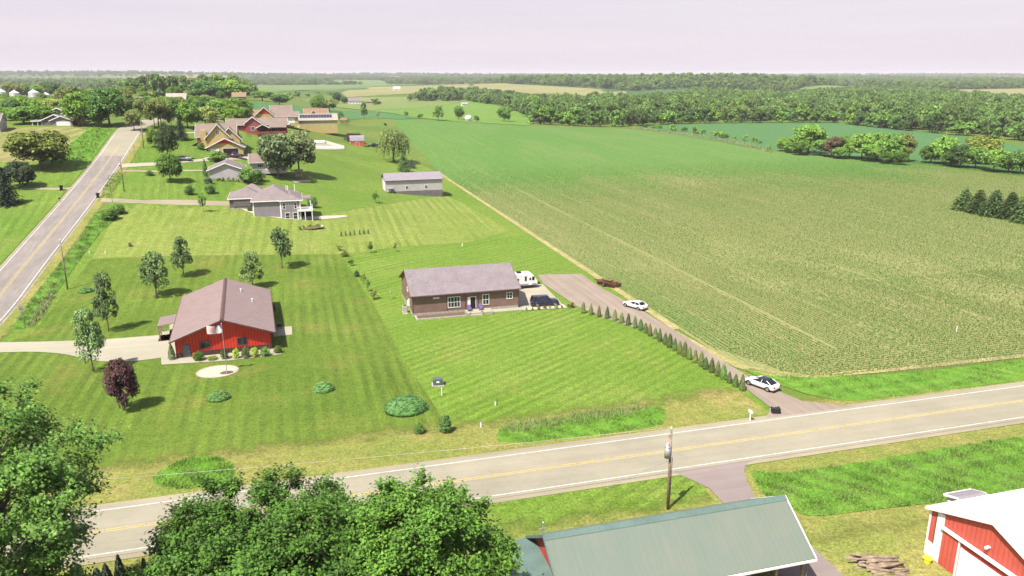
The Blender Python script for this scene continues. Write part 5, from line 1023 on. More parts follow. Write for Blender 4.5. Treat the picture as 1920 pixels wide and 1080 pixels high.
t=thing('small_shed','small shed with a pale lilac roof behind the white roofed barn','shed',S(58.9,50.2)); gwall(t,'x',0,2.9,0,2.6,-.2,2.5,2.9,'wall_grey'); groof(t,'x',-.2,3.1,0,2.6,2.5,2.9,'siding_grey',.2,.1,0,'trim'); door(t,'-x',0,1.8,0,.9,2.0,'trim')
# ---------------------------------------------------------------- vehicles
def paint(name,col,metal=.0,rough=.22):
    n=NT(name); c=n.coord('Object'); p=n.bsdf(n.bright(tuple(col),n.ramp(n.noise(c,2.5,3),.3,.7,.93,1.07)),rough,metal,spec=.5); p.inputs['Coat Weight'].default_value=.5; p.inputs['Coat Roughness'].default_value=.08; return n.m
M['p_white']=paint('white_car_paint',(.74,.73,.74)); M['p_navy']=paint('navy_car_paint',(.010,.012,.035)); M['p_silver']=paint('silver_car_paint',(.42,.42,.44),.4); M['p_maroon']=paint('maroon_truck_paint',(.075,.020,.030)); M['p_black']=paint('black_car_paint',(.012,.012,.014)); M['p_cream']=mat('trailer_skin',(.70,.67,.66),.4,0,.04,1)
M['tyre']=mat('tyre_rubber',(.02,.02,.02),.85,0,.1,5); M['rim']=mat('alloy_rim',(.35,.35,.36),.3,.7,.05,5); M['carglass']=glass('car_glass',(.012,.014,.018)); M['lamp_red']=mat('red_tail_lamp',(.30,.012,.012),.25); M['lamp_white']=mat('clear_head_lamp',(.65,.65,.66),.15); M['rust']=mat('rusty_iron',(.16,.075,.045),.85,.2,.4,3,grain=.4); M['yellowp']=mat('yellow_plastic',(.78,.66,.03),.45,0,.05,4)
def car(name,label,cat,loc,head,L,Wd,Ht,belt,hood,tail,cab,pm,roofm=None,bed=None,wr=.33,hx=.30,tx=.30,group=None):
    """cab = (windscreen foot, roof front, roof back, rear glass foot) as x from the middle, front is +x"""
    t=thing(name,label,cat,loc,head,group); w=Wd/2; zb=.28; f=L/2
    def ring(x,zt,k,zl=zb):
        return [(x,-w*k*.86,zl),(x,-w*k*.985,zl+.10),(x,-w*k,(zl+zt)*.5),(x,-w*k*.965,zt-.09),(x,-w*k*.80,zt),(x,w*k*.80,zt),(x,w*k*.965,zt-.09),(x,w*k,(zl+zt)*.5),(x,w*k*.985,zl+.10),(x,w*k*.86,zl)]
    cf,rf,rb,cb=cab
    st=[(-f,tail-.25,.80,.42),(-f+.10,tail-.08,.92,.33),(-f+.32,tail,.975,zb),(cb-.05,(tail if not bed else tail),1,zb),(cb+.1,belt,1,zb),((cf+cb)/2,belt,1,zb),(cf-.05,belt-.01,1,zb),(cf+.15,hood+.03,.995,zb),(f-.55,hood-.03,.96,zb),(f-.18,hood-.13,.90,.30),(f-.02,hood-.33,.78,.36)]
    body=MB().loft([ring(x,zt,k,zl) for x,zt,k,zl in st]).build('body',M[pm],t,True)
    wb=w*.86; wt=w*.68; zt=Ht
    A=[(cf,-wb,belt-.03),(cf,wb,belt-.03),(cb,wb,belt-.03),(cb,-wb,belt-.03)]; Bq=[(rf,-wt,zt-.05),(rf,wt,zt-.05),(rb,wt,zt-.05),(rb,-wt,zt-.05)]
    m=MB()
    for i in range(4): j=(i+1)%4; m.poly([A[i],A[j],Bq[j],Bq[i]])
    m.build('windows',M['carglass'],t)
    m=MB(); lo=[(x,y*1.015,z-.015) for x,y,z in Bq]; mid=[(x+(.04 if x==rf else -.04),y*1.0,z+.03) for x,y,z in Bq]; up=[(x*.9+(rf+rb)*.05,y*.8,zt) for x,y,z in Bq]; m.loft([lo,mid,up]); m.build('roof',M[roofm or pm],t,True)
    m=MB()
    for i in range(4): m.tube([A[i],Bq[i]],.045,5)
    for s in (-1,1):
        for k in ((.48,) if L<4.9 or cab[1]-cab[2]<1.6 else (.36,.70)):
            xa=cf+(cb-cf)*k; xb=rf+(rb-rf)*k; m.tube([(xa,s*wb*1.005,belt-.03),(xb,s*wt*1.01,zt-.05)],.04,5)
    m.build('pillar',M[pm],t)
    if bed:
        m=MB(); x0=-f+.06; x1=cb-.12
        m.box(x0,x1,-w*.97,-w*.86,tail-.05,bed); m.box(x0,x1,w*.86,w*.97,tail-.05,bed); m.box(x0,x0+.08,-w*.86,w*.86,tail-.05,bed-.02); m.box(x1-.06,x1,-w*.86,w*.86,tail-.05,bed); m.build('truck_bed',M[pm],t); MB().box(x0+.08,x1-.06,-w*.855,w*.855,tail-.02,tail+.03).build('bed_liner',M['black'],t)
    for sx in (f*.62+(.02*L),-f*.60):
        for s in (-1,1):
            k=MB(); n=18; y0,y1=s*(w-.20),s*(w+.01)
            k.loft([[(sx+r*math.cos(2*math.pi*i/n),y,wr+r*math.sin(2*math.pi*i/n)) for i in range(n)] for y,r in ((y0,wr),(y1-s*.03,wr),(y1,wr*.93))]); o=k.build('wheel',M['tyre'],t)
            k=MB(); k.loft([[(sx+r*math.cos(2*math.pi*i/n),y,wr+r*math.sin(2*math.pi*i/n)) for i in range(n)] for y,r in ((y1-s*.02,wr*.66),(y1+s*.012,wr*.62))]); k.build('rim',M['rim'],o)
            # arch
            k=MB(); pts=[(sx+(wr+.055)*math.cos(a),s*(w*.99),wr+(wr+.055)*math.sin(a)) for a in np.linspace(-.15,math.pi+.15,10)]; k.tube(pts,.045,4).build('wheel_arch',M['black'],t)
    for s in (-1,1):
        MB().box(f-.36,f-.07,s*w*.62-.16,s*w*.62+.16,hood-.30,hood-.16).build('headlight',M['lamp_white'],t); MB().box(-f-.01,-f+.16,s*w*.70-.17,s*w*.70+.17,tail-.32,tail-.15).build('tail_light',M['lamp_red'],t)
        MB().box(cf-.32,cf-.16,s*(w*.97)-.06,s*(w*.97)+.11*s+.06,belt-.02,belt+.13).build('mirror',M[pm],t)
    MB().box(-f-.015,-f+.12,-.26,.26,tail-.50,tail-.38).build('number_plate',M['lamp_white'],t)
    MB().box(-f+.02,f-.1,-w*.80,w*.80,.18,.30).build('underbody',M['black'],t)
    MB().box(f-.12,f+.005,-w*.5,w*.5,.36,hood-.36).build('grille',M['black'],t)
    return t
gz=lambda px,py,dz=.12:G(px,py)+np.array([0,0,dz])
car('parked_suv','dark navy SUV parked on the concrete pad beside the ranch house','SUV',gz(1021,573.5,.16),RA-.10,5.3,2.02,1.88,1.13,1.10,1.12,(1.15,.55,-2.3,-2.52),'p_navy',wr=.40)
car('parked_coupe','white coupe parked on the gravel yard beside the crop field','car',gz(1191,578),math.atan2(4.75,-2.3)+RA+.0,4.8,1.92,1.38,.92,.90,.97,(.85,.05,-1.15,-1.95),'p_white',wr=.35)
car('parked_sedan','white sedan with a black glass roof on the gravel drive near the road','car',gz(1428.5,727),math.atan2(4.3,-1.75)+RA,4.75,1.9,1.45,.98,.88,1.03,(1.25,.25,-1.05,-1.95),'p_white','carglass',wr=.35)
car('parked_truck','maroon pickup truck on the drive in front of the yellow house','truck',G(440,296)+np.array([0,0,.15]),RA+.02,6.0,2.0,1.9,1.25,1.15,1.0,(1.2,.55,-.75,-.95),'p_maroon',bed=1.25,wr=.40)
car('parked_suv','dark blue SUV half in front of the open garage of the yellow house','SUV',G(411,294.3)+np.array([0,0,.15]),RA+.05,5.0,1.95,1.8,1.08,1.05,1.07,(1.1,.5,-2.1,-2.35),'p_navy',wr=.38)
car('parked_car','silver car behind the rounded shrub by the yellow house drive','car',G(404,298.5)+np.array([0,0,.15]),RA-.9,4.6,1.85,1.45,.95,.9,.98,(1.1,.2,-1.1,-1.9),'p_silver')
car('parked_car','small silver car on the drive between the leafy tree and the yellow house','car',G(346,301)+np.array([0,0,.15]),RA-.2,4.5,1.8,1.45,.95,.9,.98,(1.1,.2,-1.1,-1.9),'p_silver')
car('parked_truck','black pickup truck parked on the grass beside the little red shed','truck',G(701,275.5)+np.array([0,0,.1]),RA+math.pi,5.8,2.0,1.85,1.2,1.12,1.0,(1.2,.55,-.75,-.95),'p_black',bed=1.22,wr=.40)
car('parked_truck','dark pickup by the far white camper','truck',G(519,238.5)+np.array([0,0,.1]),RA+.2,5.8,2.0,1.85,1.2,1.12,1.0,(1.2,.55,-.75,-.95),'p_black',bed=1.22,wr=.40)
car('parked_car','dark car at the corner of the far yellow house','car',G(507,240.5)+np.array([0,0,.1]),RA+2.2,4.6,1.85,1.5,.95,.9,.98,(1.1,.2,-1.1,-1.9),'p_black')
def trailer(label,loc,head,L,Wd=2.4,Ht=3.0,detail=True):
    t=thing('travel_trailer',label,'trailer',loc,head); w=Wd/2; f=L/2
    prof=[(-f,.62),(f-.25,.62),(f,.95),(f-.05,1.4),(f-.95,Ht-.25),(f-1.35,Ht),(-f+.25,Ht),(-f,Ht-.3)]
    MB().prism(prof,'y',-w,w).build('body',M['p_cream'],t,bevel=.06)
    m=MB(); m.box(-f+.1,f-.3,-w-.015,-w+.002,.68,1.0); m.build('skirt_stripe',M['siding_grey'],t); MB().box(-f+.3,f-1.5,-w+.1,w-.1,Ht+.002,Ht+.05).build('roof_membrane',M['roof_white'],t); MB().box(-.5,.4,-.45,.45,Ht+.05,Ht+.33).build('air_conditioner',M['black'],t,bevel=.05)
    for s,z,a,b in ((-f+1.2,1.75,1.0,.42),(f-2.55,1.6,.42,.95),(f-.95,1.65,.5,.75),(-f+2.9,1.75,.7,.42)):
        o=MB().box(s-a/2,s+a/2,-w-.03,-w+.002,z,z+b).build('window',M['carglass'],t)
    m=MB(); m.box(f-1.95,f-1.25,-w-.03,-w+.002,.75,2.55); o=m.build('door',M['trim'],t); MB().box(f-1.8,f-1.42,-w-.045,-w-.03,1.7,2.2).build('pane',M['carglass'],o)
    for x in (-.55,.3):
        for s in (-1,1):
            n=14; k=MB(); k.loft([[(x+.36*math.cos(2*math.pi*i/n),y,.36+.36*math.sin(2*math.pi*i/n)) for i in range(n)] for y in (s*(w-.25),s*(w-.02))]); o=k.build('wheel',M['tyre'],t)
    MB().tube([(f-.1,0,.55),(f+1.1,0,.5)],.07,6).build('hitch',M['black'],t); MB().box(f+.2,f+.75,-.3,.3,.55,.95).build('propane_cover',M['black'],t); MB().box(-f+.2,f-.2,-w+.2,w-.2,.42,.62).build('chassis',M['black'],t); MB().box(-f+.4,f-2.2,-w-1.3,-w-.03,Ht-.35,Ht-.3).build('awning',M['trim'],t) if False else None
    return t
trailer('white travel trailer with a dark roof unit behind the right end of the ranch house',XYZ:=G(973,540.5)+np.array([0,0,.15]),RA+.02,7.2)
trailer('small white camper on the far gravel beside the solar barn',G(531,237.5)+np.array([0,0,.1]),RA,6.6,2.4,3.4)
# ---------------------------------------------------------------- poles, boxes, yard objects
def pole(label,px,py,tp,lean=(0,0),group='wooden utility poles',r=.15,arm=None,insul=1):
    b=G(px,py); h=float(top(b,tp)); t=thing('utility_pole',label,'utility pole',b-np.array([0,0,.1]),RA,group)
    MB().tube([(0,0,0),(lean[0]*h*.5,lean[1]*h*.5,h*.5),(lean[0]*h,lean[1]*h,h)],[r,r*.88,r*.7],9).build('pole',M['wood'],t,True)
    m=MB(); x,y=lean[0]*h,lean[1]*h; m.cyl(x,y,h,h+.12,.03,n=6); m.cyl(x,y,h+.1,h+.32,.09,.05,8); m.build('insulator',M['trim'],t)
    m=MB(); 
    for k in range(2): m.cyl(x-.2,y,h-.75-k*.9,h-.60-k*.9,.07,n=7); m.tube([(x-.2,y,h-.68-k*.9),(x,y,h-.68-k*.9)],.03,4)
    m.build('bracket',M['steel'],t); t['h']=h; return t,b,h
def wire(label,pts,r=.022,sag=.5):
    o=[]; 
    for a,b in zip(pts,pts[1:]):
        for i in range(13): f=i/12; p=np.array(a)*(1-f)+np.array(b)*f; p[2]-=sag*4*f*(1-f); o.append(tuple(p))
    m=MB(); m.tube(o,r,4); return setp(m.build('overhead_wire',M['wall_grey']),label,'wire')
t,b,h=pole('tall utility pole with a grey transformer beside the green barn',1252,955,803,(-.015,0),r=.16)
m=MB(); m.cyl(-.42,-.05,h-2.95,h-1.85,.30,n=14); m.cyl(-.42,-.05,h-1.85,h-1.75,.31,.22,14); o=m.build('transformer',M['steel'],t,True); m=MB(); m.cyl(-.42,-.05,h-1.75,h-1.38,.05,n=7); m.cyl(-.55,-.05,h-1.75,h-1.5,.04,n=7); m.build('bushing',M['trim'],o); MB().box(-.2,0,-.1,.0,h-2.7,h-2.55).build('bracket',M['steel'],o)
MB().tube([(.15,0,.2),(.16,-.02,h-3)],.035,5).build('conduit',M['siding_dk'],t)
m=MB(); m.tube([(-.1,0,h-3.3),(-4.6,5.4,.1)],.018,4).build('guy_wire',M['steel'],t)
topp=b+np.array([0,0,h]); ls=np.array(XY(UV(b)[0]-62,UV(b)[1]-3)+(0,)); 
wire('pale overhead wire crossing in front of the roadside grass at the bottom',[tuple(P(-120,922,8.6)),tuple(topp+np.array([0,0,.1]))],.014,.35)
wire('overhead wire running right from the transformer pole',[tuple(topp+np.array([0,0,.1])),XY(UV(b)[0]+60,UV(b)[1])+(8.5,)],.012,.9) if False else None
PL=[]
for px,py,tp,l in ((127,543,450,'nearest utility pole in the ditch of the hill road, left of the red house trees'),(233,359,292,'utility pole halfway up the hill road beside the lush ditch grass'),(270,279,229,'utility pole near the crest of the hill road beside the mailboxes'),(290,238,203,'pale thick utility pole beyond the crest, left of a thinner one'),(302.5,236,211,'thin far utility pole beyond the crest of the hill road')):
    t,b,h=pole(l,px,py,tp); PL.append(b+np.array([0,0,h+.2]))
for px,py,tp,l in ((211,380,329,'thin leaning grey post at the mouth of the gravel drive by the ditch grass'),(255,307,271,'thin grey post on the lawn beside the hill road')):
    b=G(px,py); h=float(top(b,tp)); t=thing('thin_post',l,'post',b,RA); MB().tube([(0,0,-.2),(-.01*h,0,h)],[.08,.06],7).build('post',M['wood'],t); MB().box(-.12-.01*h,.12-.01*h,-.03,.03,h-.5,h-.42).build('bracket',M['steel'],t)
wire('overhead wire strung from pole to pole along the hill road',[tuple(p) for p in PL[:3]],.012,.7)
# flag pole and its gravel bed
b=G(408,697); t=thing('gravel_bed','round pale gravel bed with a concrete rim under the flagpole','garden bed',b,RA); n=28
k=2.45/2*1.02; el=lambda r,z:[(r*3.15*k/1.22*.92*math.cos(2*math.pi*i/n),r*2.5*math.sin(2*math.pi*i/n),z) for i in range(n)]
MB().loft([el(1,-.1),el(1,.10),el(.93,.10),el(.93,.04)],False).build('rim',M['concrete'],t); m=MB(); m.poly(el(.935,.06)); m.build('gravel',M['gravelbed'],t); m=MB(); m.poly([(1.3+.95*math.cos(2*math.pi*i/14)*(1+.1*math.sin(i*3)),-.85+.7*math.sin(2*math.pi*i/14),.075) for i in range(14)]); m.build('mulch',M['mulch'],t)
b=G(425.5,700.5); h=float(top(b,607)); t=thing('flagpole','slim dark flagpole standing in the gravel bed before the red house','flagpole',b,RA)
m=MB(); m.tube([(0,0,0),(-.02,0,h)],[.055,.035],8); m.ball((-.02,0,h+.05),(.07,.07,.07),8,6); m.build('pole',M['steel'],t); MB().cyl(0,0,0,.15,.14,.10,10).build('base',M['steel'],t)
def flag():
    f=thing('flag','faded stars and stripes flag flying left from the flagpole','flag',b+np.array([0,0,h-1.35]),RA); Wf,Hf=2.0,1.25
    def y(x,z): return .14*math.sin(x*3.1+z*.9)*min(1,x/.5)
    def P3(x,z,o=0): return (-.06-x,y(x,z)+o,z-.10*math.sin(x*2.2)-.05*x)
    def strip(z0,z1,x0,x1,o=0,nm='stripe',mm='trim',par=f):
        m=MB(); nx=14
        for i in range(nx):
            a=x0+(x1-x0)*i/nx; c=x0+(x1-x0)*(i+1)/nx; m.poly([P3(a,z0,o),P3(c,z0,o),P3(c,z1,o),P3(a,z1,o)])
        return m.build(nm,M[mm],par)
    M['flag_red']=mat('faded_red_cloth',(.50,.19,.20),.8); M['flag_white']=mat('white_cloth',(.74,.70,.72),.8); M['flag_blue']=mat('navy_cloth',(.05,.055,.16),.8)
    cl=strip(0,Hf,0,Wf,0,'cloth','flag_white')
    s=Hf/13
    for i in range(0,13,2):
        for o in (-.004,.004): strip(i*s,(i+1)*s,.82 if i>=6 else 0,Wf,o,'stripe','flag_red',cl)
    for o in (-.006,.006):
        c=strip(6*s,Hf,0,.82,o,'canton','flag_blue',cl)
        m=MB()
        for r_ in range(9):
            for q in range(6 if r_%2==0 else 5):
                x=.07+(q+(0 if r_%2==0 else .5))*.135; z=6*s+.045+r_*.075; m.poly([tuple(np.array(P3(x+.02*math.sin(a)*rr,z+.02*math.cos(a)*rr,o*1.6))) for a,rr in [(k*math.pi/5,1 if k%2==0 else .42) for k in range(10)]])
        so=m.build('stars',M['flag_white'],cl); so['kind']='stuff'
flag()
# boxes, bins, mailboxes, posts
def boxy(name,label,cat,px,py,dims,m,rz=None,z0=0,lid=None,pad=None,group=None):
    t=thing(name,label,cat,G(px,py),RA if rz is None else rz,group); a,c,hh=dims
    return t
t=thing('transformer_box','green grey electrical box on a concrete pad between the lawns','utility box',G(821,722),RA-.15); MB().box(-.85,.85,-.75,.75,-.1,.16).build('pad',M['found'],t); M['boxgreen']=mat('utility_green',(.075,.105,.095),.5,0,.08,3); MB().prism([(-.55,.16),(.55,.16),(.55,1.0),(.35,1.12),(-.5,1.12),(-.55,1.05)],'x',-.68,.68).build('cabinet',M['boxgreen'],t,bevel=.03); MB().box(-.2,.2,-.575,-.56,.55,.8).build('label_plate',M['trim'],t); MB().box(-.01,.01,-.57,-.555,.2,.95).build('door_seam',M['black'],t)
def post(name,label,px,py,tp,r,m,cap=None):
    b=G(px,py); h=max(.3,float(top(b,tp))); t=thing(name,label,'post',b,RA); MB().cyl(0,0,-.1,h,r,r*.95,9).build('post',M[m],t); MB().cyl(0,0,h,h+.06,r*1.15,r*.8,9).build('cap',M[cap or m],t); return t
post('marker_post','slim white marker post just right of the green utility box',828.5,742,728,.07,'trim'); post('marker_post','short white post in the dry roadside grass right of the upright shrub',902,802,792,.11,'trim','steel'); post('marker_post','thin white stake standing alone in the crop field',1793,624,612,.06,'trim')
post('well_pipe','small white pipe on the bright lawn left of the round shrubless patch',929,760,753,.10,'trim','steel'); post('marker_post','thin dark stake beside the small white pipe',932.5,759,746,.03,'black'); post('well_pipe','small white curved vent in the lawn behind the ranch house',867,462,457,.12,'trim')
post('corner_post','white corner post at the ditch end of the lawn boundary, beside another',168,476,471,.10,'trim'); post('corner_post','right of two white posts at the ditch end of the lawn boundary',198,477,471,.10,'trim')
def mailbox(label,px,py,tp,m='trim',pm='trim',head=None,group=None):
    b=G(px,py); h=float(top(b,tp)); t=thing('mailbox',label,'mailbox',b,RA if head is None else head,group); MB().box(-.06,.06,-.06,.06,-.1,h-.28).build('post',M[pm],t); MB().box(-.08,.08,-.3,.3,h-.30,h-.25).build('bracket',M[pm],t)
    pr=[(-.13,h-.25),(.13,h-.25),(.13,h-.08)]+[(.13*math.cos(a),h-.08+.12*math.sin(a)) for a in np.linspace(.3,2.84,6)]+[(-.13,h-.08)]; o=MB().prism(pr,'y',-.33,.3).build('box',M[m],t); MB().prism([(x*.96,z) for x,z in pr],'y',-.345,-.332).build('door',M[m],o); MB().box(.135,.16,-.1,.05,h-.2,h-.02).build('flag',M['lamp_red'],o)
mailbox('white mailbox on a white post beside the county road',1406,790,770); mailbox('dark mailbox left of the hill road opposite the gravel drive',112.5,379,371,'black','wood',RA+1.57); mailbox('small dark mailbox on the left verge of the hill road near the big tree shadow',169.5,309,303,'black','wood',RA+1.57)
mailbox('dark mailbox standing by the second utility pole of the hill road',226,318,309.5,'black','wood',RA+1.57); mailbox('black mailbox at the crest of the hill road, left of another one',264.5,252,245,'black','wood',RA+1.57,'black mailboxes at the crest'); mailbox('black mailbox at the crest of the hill road, right of another one',267.5,250.5,244,'black','wood',RA+1.57,'black mailboxes at the crest')
def wheelie(label,loc,rz,lying=False):
    t=thing('wheelie_bin',label,'bin',loc,rz); s=lambda a,c,z:[(-a,-c,z),(a,-c,z),(a,c,z),(-a,c,z)]
    parts=[]
    m=MB(); m.loft([s(.26,.30,.06),s(.33,.37,.98)]); parts.append(m.build('bin_body',M['black'],t)); m=MB(); m.prism([(-.36,.99),(.44,.99),(.44,1.03),(.1,1.12),(-.36,1.06)],'y',-.39,.39); parts.append(m.build('lid',M['black'],t))
    for y in (-.30,.30):
        n=12; m=MB(); m.loft([[(-.27+.13*math.cos(2*math.pi*i/n),y+d,.13+.13*math.sin(2*math.pi*i/n)) for i in range(n)] for d in (-.04,.04)]); parts.append(m.build('wheel',M['tyre'],t))
    m=MB(); m.tube([(-.36,-.3,.95),(-.47,-.3,.98),(-.47,.3,.98),(-.36,.3,.95)],.025,6); parts.append(m.build('handle',M['black'],t)); m=MB(); m.box(.301,.312,-.16,.16,.55,.78); m.box(.305,.316,.2,.25,.5,.8); parts.append(m.build('sticker',M['trim'],t))
    if lying: t.rotation_euler=(math.radians(0),math.radians(90),rz)
    return t
b=G(1453,775); wheelie('black wheelie bin tipped over on its side at the end of the gravel drive',b+np.array([-.55,-.1,.45]),RA-.25,True)
wheelie('dark wheelie bin at the end of the gravel lane left of the hill road',G(115.5,357),RA+.3).scale=(1.25,1.25,1.25); wheelie('black wheelie bin at the mouth of the gravel drive right of the hill road',G(184,371),RA+.2).scale=(1.2,1.2,1.2)
b=G(45,610); h=float(top(b,573)); t=thing('road_sign','blank backed square road sign beside the near bend of the hill road','sign',b,RA+.1); MB().cyl(0,0,-.1,h,.035,n=6).build('post',M['steel'],t); MB().box(-.38,.38,-.05,-.03,h-.95,h).build('sign_panel',M['steel'],t); MB().box(-.30,.30,-.07,-.05,h-.75,h-.35).build('brace',M['siding_grey'],t)
# beside the ranch house
A_=lambda u,v,z=0:np.array(XY(u,v)+(z,))
t=thing('air_conditioner','pale air conditioner unit at the left wall of the ranch house','air conditioner',A_(17.9,134.2,.0)); MB().box(-.45,.45,-.9,.9,-.1,.1).build('pad',M['found'],t); MB().box(-.38,.38,-.42,.42,.1,1.35).build('cabinet',M['wall_grey'],t,bevel=.05); m=MB(); m.cyl(0,0,1.352,1.38,.3,n=14); m.build('fan_grille',M['black'],t)
t=thing('electric_meter','white meter panel and pipe on the left wall of the ranch house','utility box',A_(18.65,136.2,.2)); MB().box(.02,.2,-.35,.35,.6,1.5).build('panel',M['trim'],t); MB().cyl(.1,.5,-.3,2.2,.05,n=7).build('conduit',M['steel'],t)
t=thing('satellite_dish','grey satellite dish on a short mast by the back corner of the ranch house','dish',A_(16.6,143.5,0)); MB().tube([(0,0,-.1),(0,0,1.4)],.04,6).build('mast',M['steel'],t); n=12; m=MB(); m.loft([[(-.1+r*.2*0-.25*(1-r*r)*.4,r*.42*math.cos(2*math.pi*i/n),1.5+r*.42*math.sin(2*math.pi*i/n)) for i in range(n)] for r in (.1,.55,1.)]); m.build('dish',M['wall_grey'],t); MB().tube([(0,0,1.1),(-.5,0,1.35)],.02,4).build('arm',M['steel'],t)
def chair(label,u,v,z):
    t=thing('porch_chair',label,'chair',A_(u,v,z),RA,'purple chairs on the ranch house porch'); MB().box(-.3,.3,-.3,.28,.34,.42).build('seat',M['purple'],t); MB().prism([(.22,.42),(.30,.42),(.46,1.05),(.38,1.05)],'x',-.3,.3).build('backrest',M['purple'],t)
    for x in (-.28,.28):
        for y in (-.26,.24): MB().box(x-.04,x+.04,y-.04,y+.04,0,.60 if y<0 else .40).build('leg',M['purple'],t)
        MB().box(x-.06,x+.06,-.34,.30,.60,.65).build('armrest',M['purple'],t)
chair('purple chair left of the door of the ranch house',29.0,130.3,.57); chair('purple chair right of the door of the ranch house',31.1,130.4,.57)
for px,py,h,c,l in ((987,582.5,5,'mid','first grassy clump of the planted strip by the parking pad'),(998.5,582,5,'olive','second clump of the planted strip by the parking pad'),(1010,581,7,'mid','third, taller clump of the planted strip by the parking pad'),(1021,580,7,'rust','reddish clump in the planted strip by the parking pad'),(1031,579,5,'mid','fifth clump of the planted strip by the parking pad'),(1043,578.5,7,'olive','spiky clump right of the middle of the planted strip'),(1054,578,5,'rust','small reddish clump near the right end of the planted strip'),(1066,577.5,7,'olive','olive clump at the right end of the planted strip'),(1073,577,9,'rust','tall dry clump past the end of the planted strip'),(881,592,6,'rust','reddish clump by the porch step of the ranch house'),(905,590,6,'mid','green clump right of the porch step of the ranch house')):
    ptree('planting',l,'plant','mini',px,py,py-h-2,h*1.1,GR[c])
sheet('planting_strip',M['gravelbed'],[(38.6,129.3),(47.2,128.7),(47.2,130.9),(38.8,131.1)],.16,5,uvspace=True)
MB_=MB()
# farm implement
t=thing('farm_implement','rusty old disc harrow parked between the gravel yard and the crop field','machinery',G(1141,536)+np.array([0,0,.02]),RA+2.05)
m=MB(); 
for y in (-.7,.7): m.box(-2.6,2.6,y-.06,y+.06,.75,.88)
for x in (-2.4,-1.2,0,1.2,2.4): m.box(x-.05,x+.05,-1.2,1.2,.78,.9)
m.tube([(2.6,-.6,.8),(3.9,0,.6),(2.6,.6,.8)],.06,5); m.build('frame',M['rust'],t)
for s,y in ((1,-1.0),(-1,.95),(1,-.2)):
    m=MB(); m.tube([(-2.3,y,.42),(2.3,y+.3*s,.42)],.04,5)
    for i in range(13):
        x=-2.2+i*.365; n=12; yy=y+.3*s*(x+2.3)/4.6; m.loft([[(x+e,yy+r*math.cos(2*math.pi*k/n),.42+r*math.sin(2*math.pi*k/n)) for k in range(n)] for e,r in ((0,.40),(.02,.40))])
    m.build('disc_gang',M['rust'],t)
for y in (-1.35,1.35):
    n=16; m=MB(); m.loft([[(.2+.46*math.cos(2*math.pi*i/n),y+d,.46+.46*math.sin(2*math.pi*i/n)) for i in range(n)] for d in (-.12,.12)]); o=m.build('wheel',M['tyre'],t); m=MB(); m.loft([[(.2+.24*math.cos(2*math.pi*i/n),y+d,.46+.24*math.sin(2*math.pi*i/n)) for i in range(n)] for d in (-.13,.13)]); m.build('rim',M['rust'],o)
m=MB(); m.tube([(-1.2,0,.9),(-1.0,.1,1.7),(.2,0,1.5)],.05,5); m.box(-2.2,-1.4,-.3,.3,.9,1.25); m.build('lift_arm',M['rust'],t)
# log pile, tub
def logs():
    r=random.Random(12); b=G(1646,1062); L0=RA-.25
    for i in range(34):
        row=0 if i<17 else 1 if i<28 else 2; n=(17,11,6)[row]; k=i if row==0 else i-17 if row==1 else i-28
        off=(k-(n-1)/2)*.30; ln=r.uniform(1.7,3.3); rad=r.uniform(.09,.17); a=L0+r.uniform(-.30,.30)
        t=thing('log','weathered grey brown log lying in the pile beside the green barn','log',b+np.array([off*.22+r.uniform(-1.0,1.0),off*-.60+r.uniform(-.25,.25),.13+row*.27]),a,'logs in the pile by the barn')
        t.rotation_euler=(0,r.uniform(-.10,.10),a); m=MB(); m.tube([(-ln/2,0,0),(-ln*.1,r.uniform(-.06,.06),r.uniform(-.03,.03)),(ln/2,r.uniform(-.08,.08),0)],[rad,rad*.95,rad*.75],8); m.build('bark',M['wood'],t,True); MB().loft([[(-ln/2-e,rad*.82*math.cos(2*math.pi*q/8),rad*.82*math.sin(2*math.pi*q/8)) for q in range(8)] for e in (0,.012)]).build('cut_end',M['siding_brown'] if False else M['found'],t)
logs()
b=G(1738,1056); t=thing('tub','bright yellow plastic tub at the corner of the red barn','tub',b,0); MB().cyl(0,0,0,.55,.26,.36,18).build('tub',M['yellowp'],t); n=18; MB().loft([[(r*math.cos(2*math.pi*i/n),r*math.sin(2*math.pi*i/n),z) for i in range(n)] for r,z in ((.36,.52),(.41,.54),(.41,.58),(.34,.58))]).build('rim',M['yellowp'],t)
# red house extras
t=thing('flower_pot','dark red flower pot beside the grey door of the red house','flower pot',S(-16.4,119.6)+np.array([0,0,.12]),0); MB().cyl(0,0,0,.42,.17,.24,12).build('pot',M['red'],t); link('plant',proto('mini',1)[0],None,t,GR['mid']).scale=(.5,.5,.4); t.children[1].location=(0,0,.36)
t=thing('grill','dark covered grill in the shade right of the red house','grill',S(-3.9,131)); MB().box(-.35,.35,-.55,.55,.55,1.0).build('cover',M['black'],t,bevel=.08); 
for x in (-.28,.28):
    for y in (-.45,.45): MB().box(x-.03,x+.03,y-.03,y+.03,0,.55).build('leg',M['black'],t)
MB().box(-3.6-.0,-1.9,0,0.01,0,.01) ; sheet('patio_slab',M['concrete'],[(-4.9,126.5),(-1.9,126.9),(-1.9,131.5),(-4.9,131.5)],.12,5,uvspace=True)
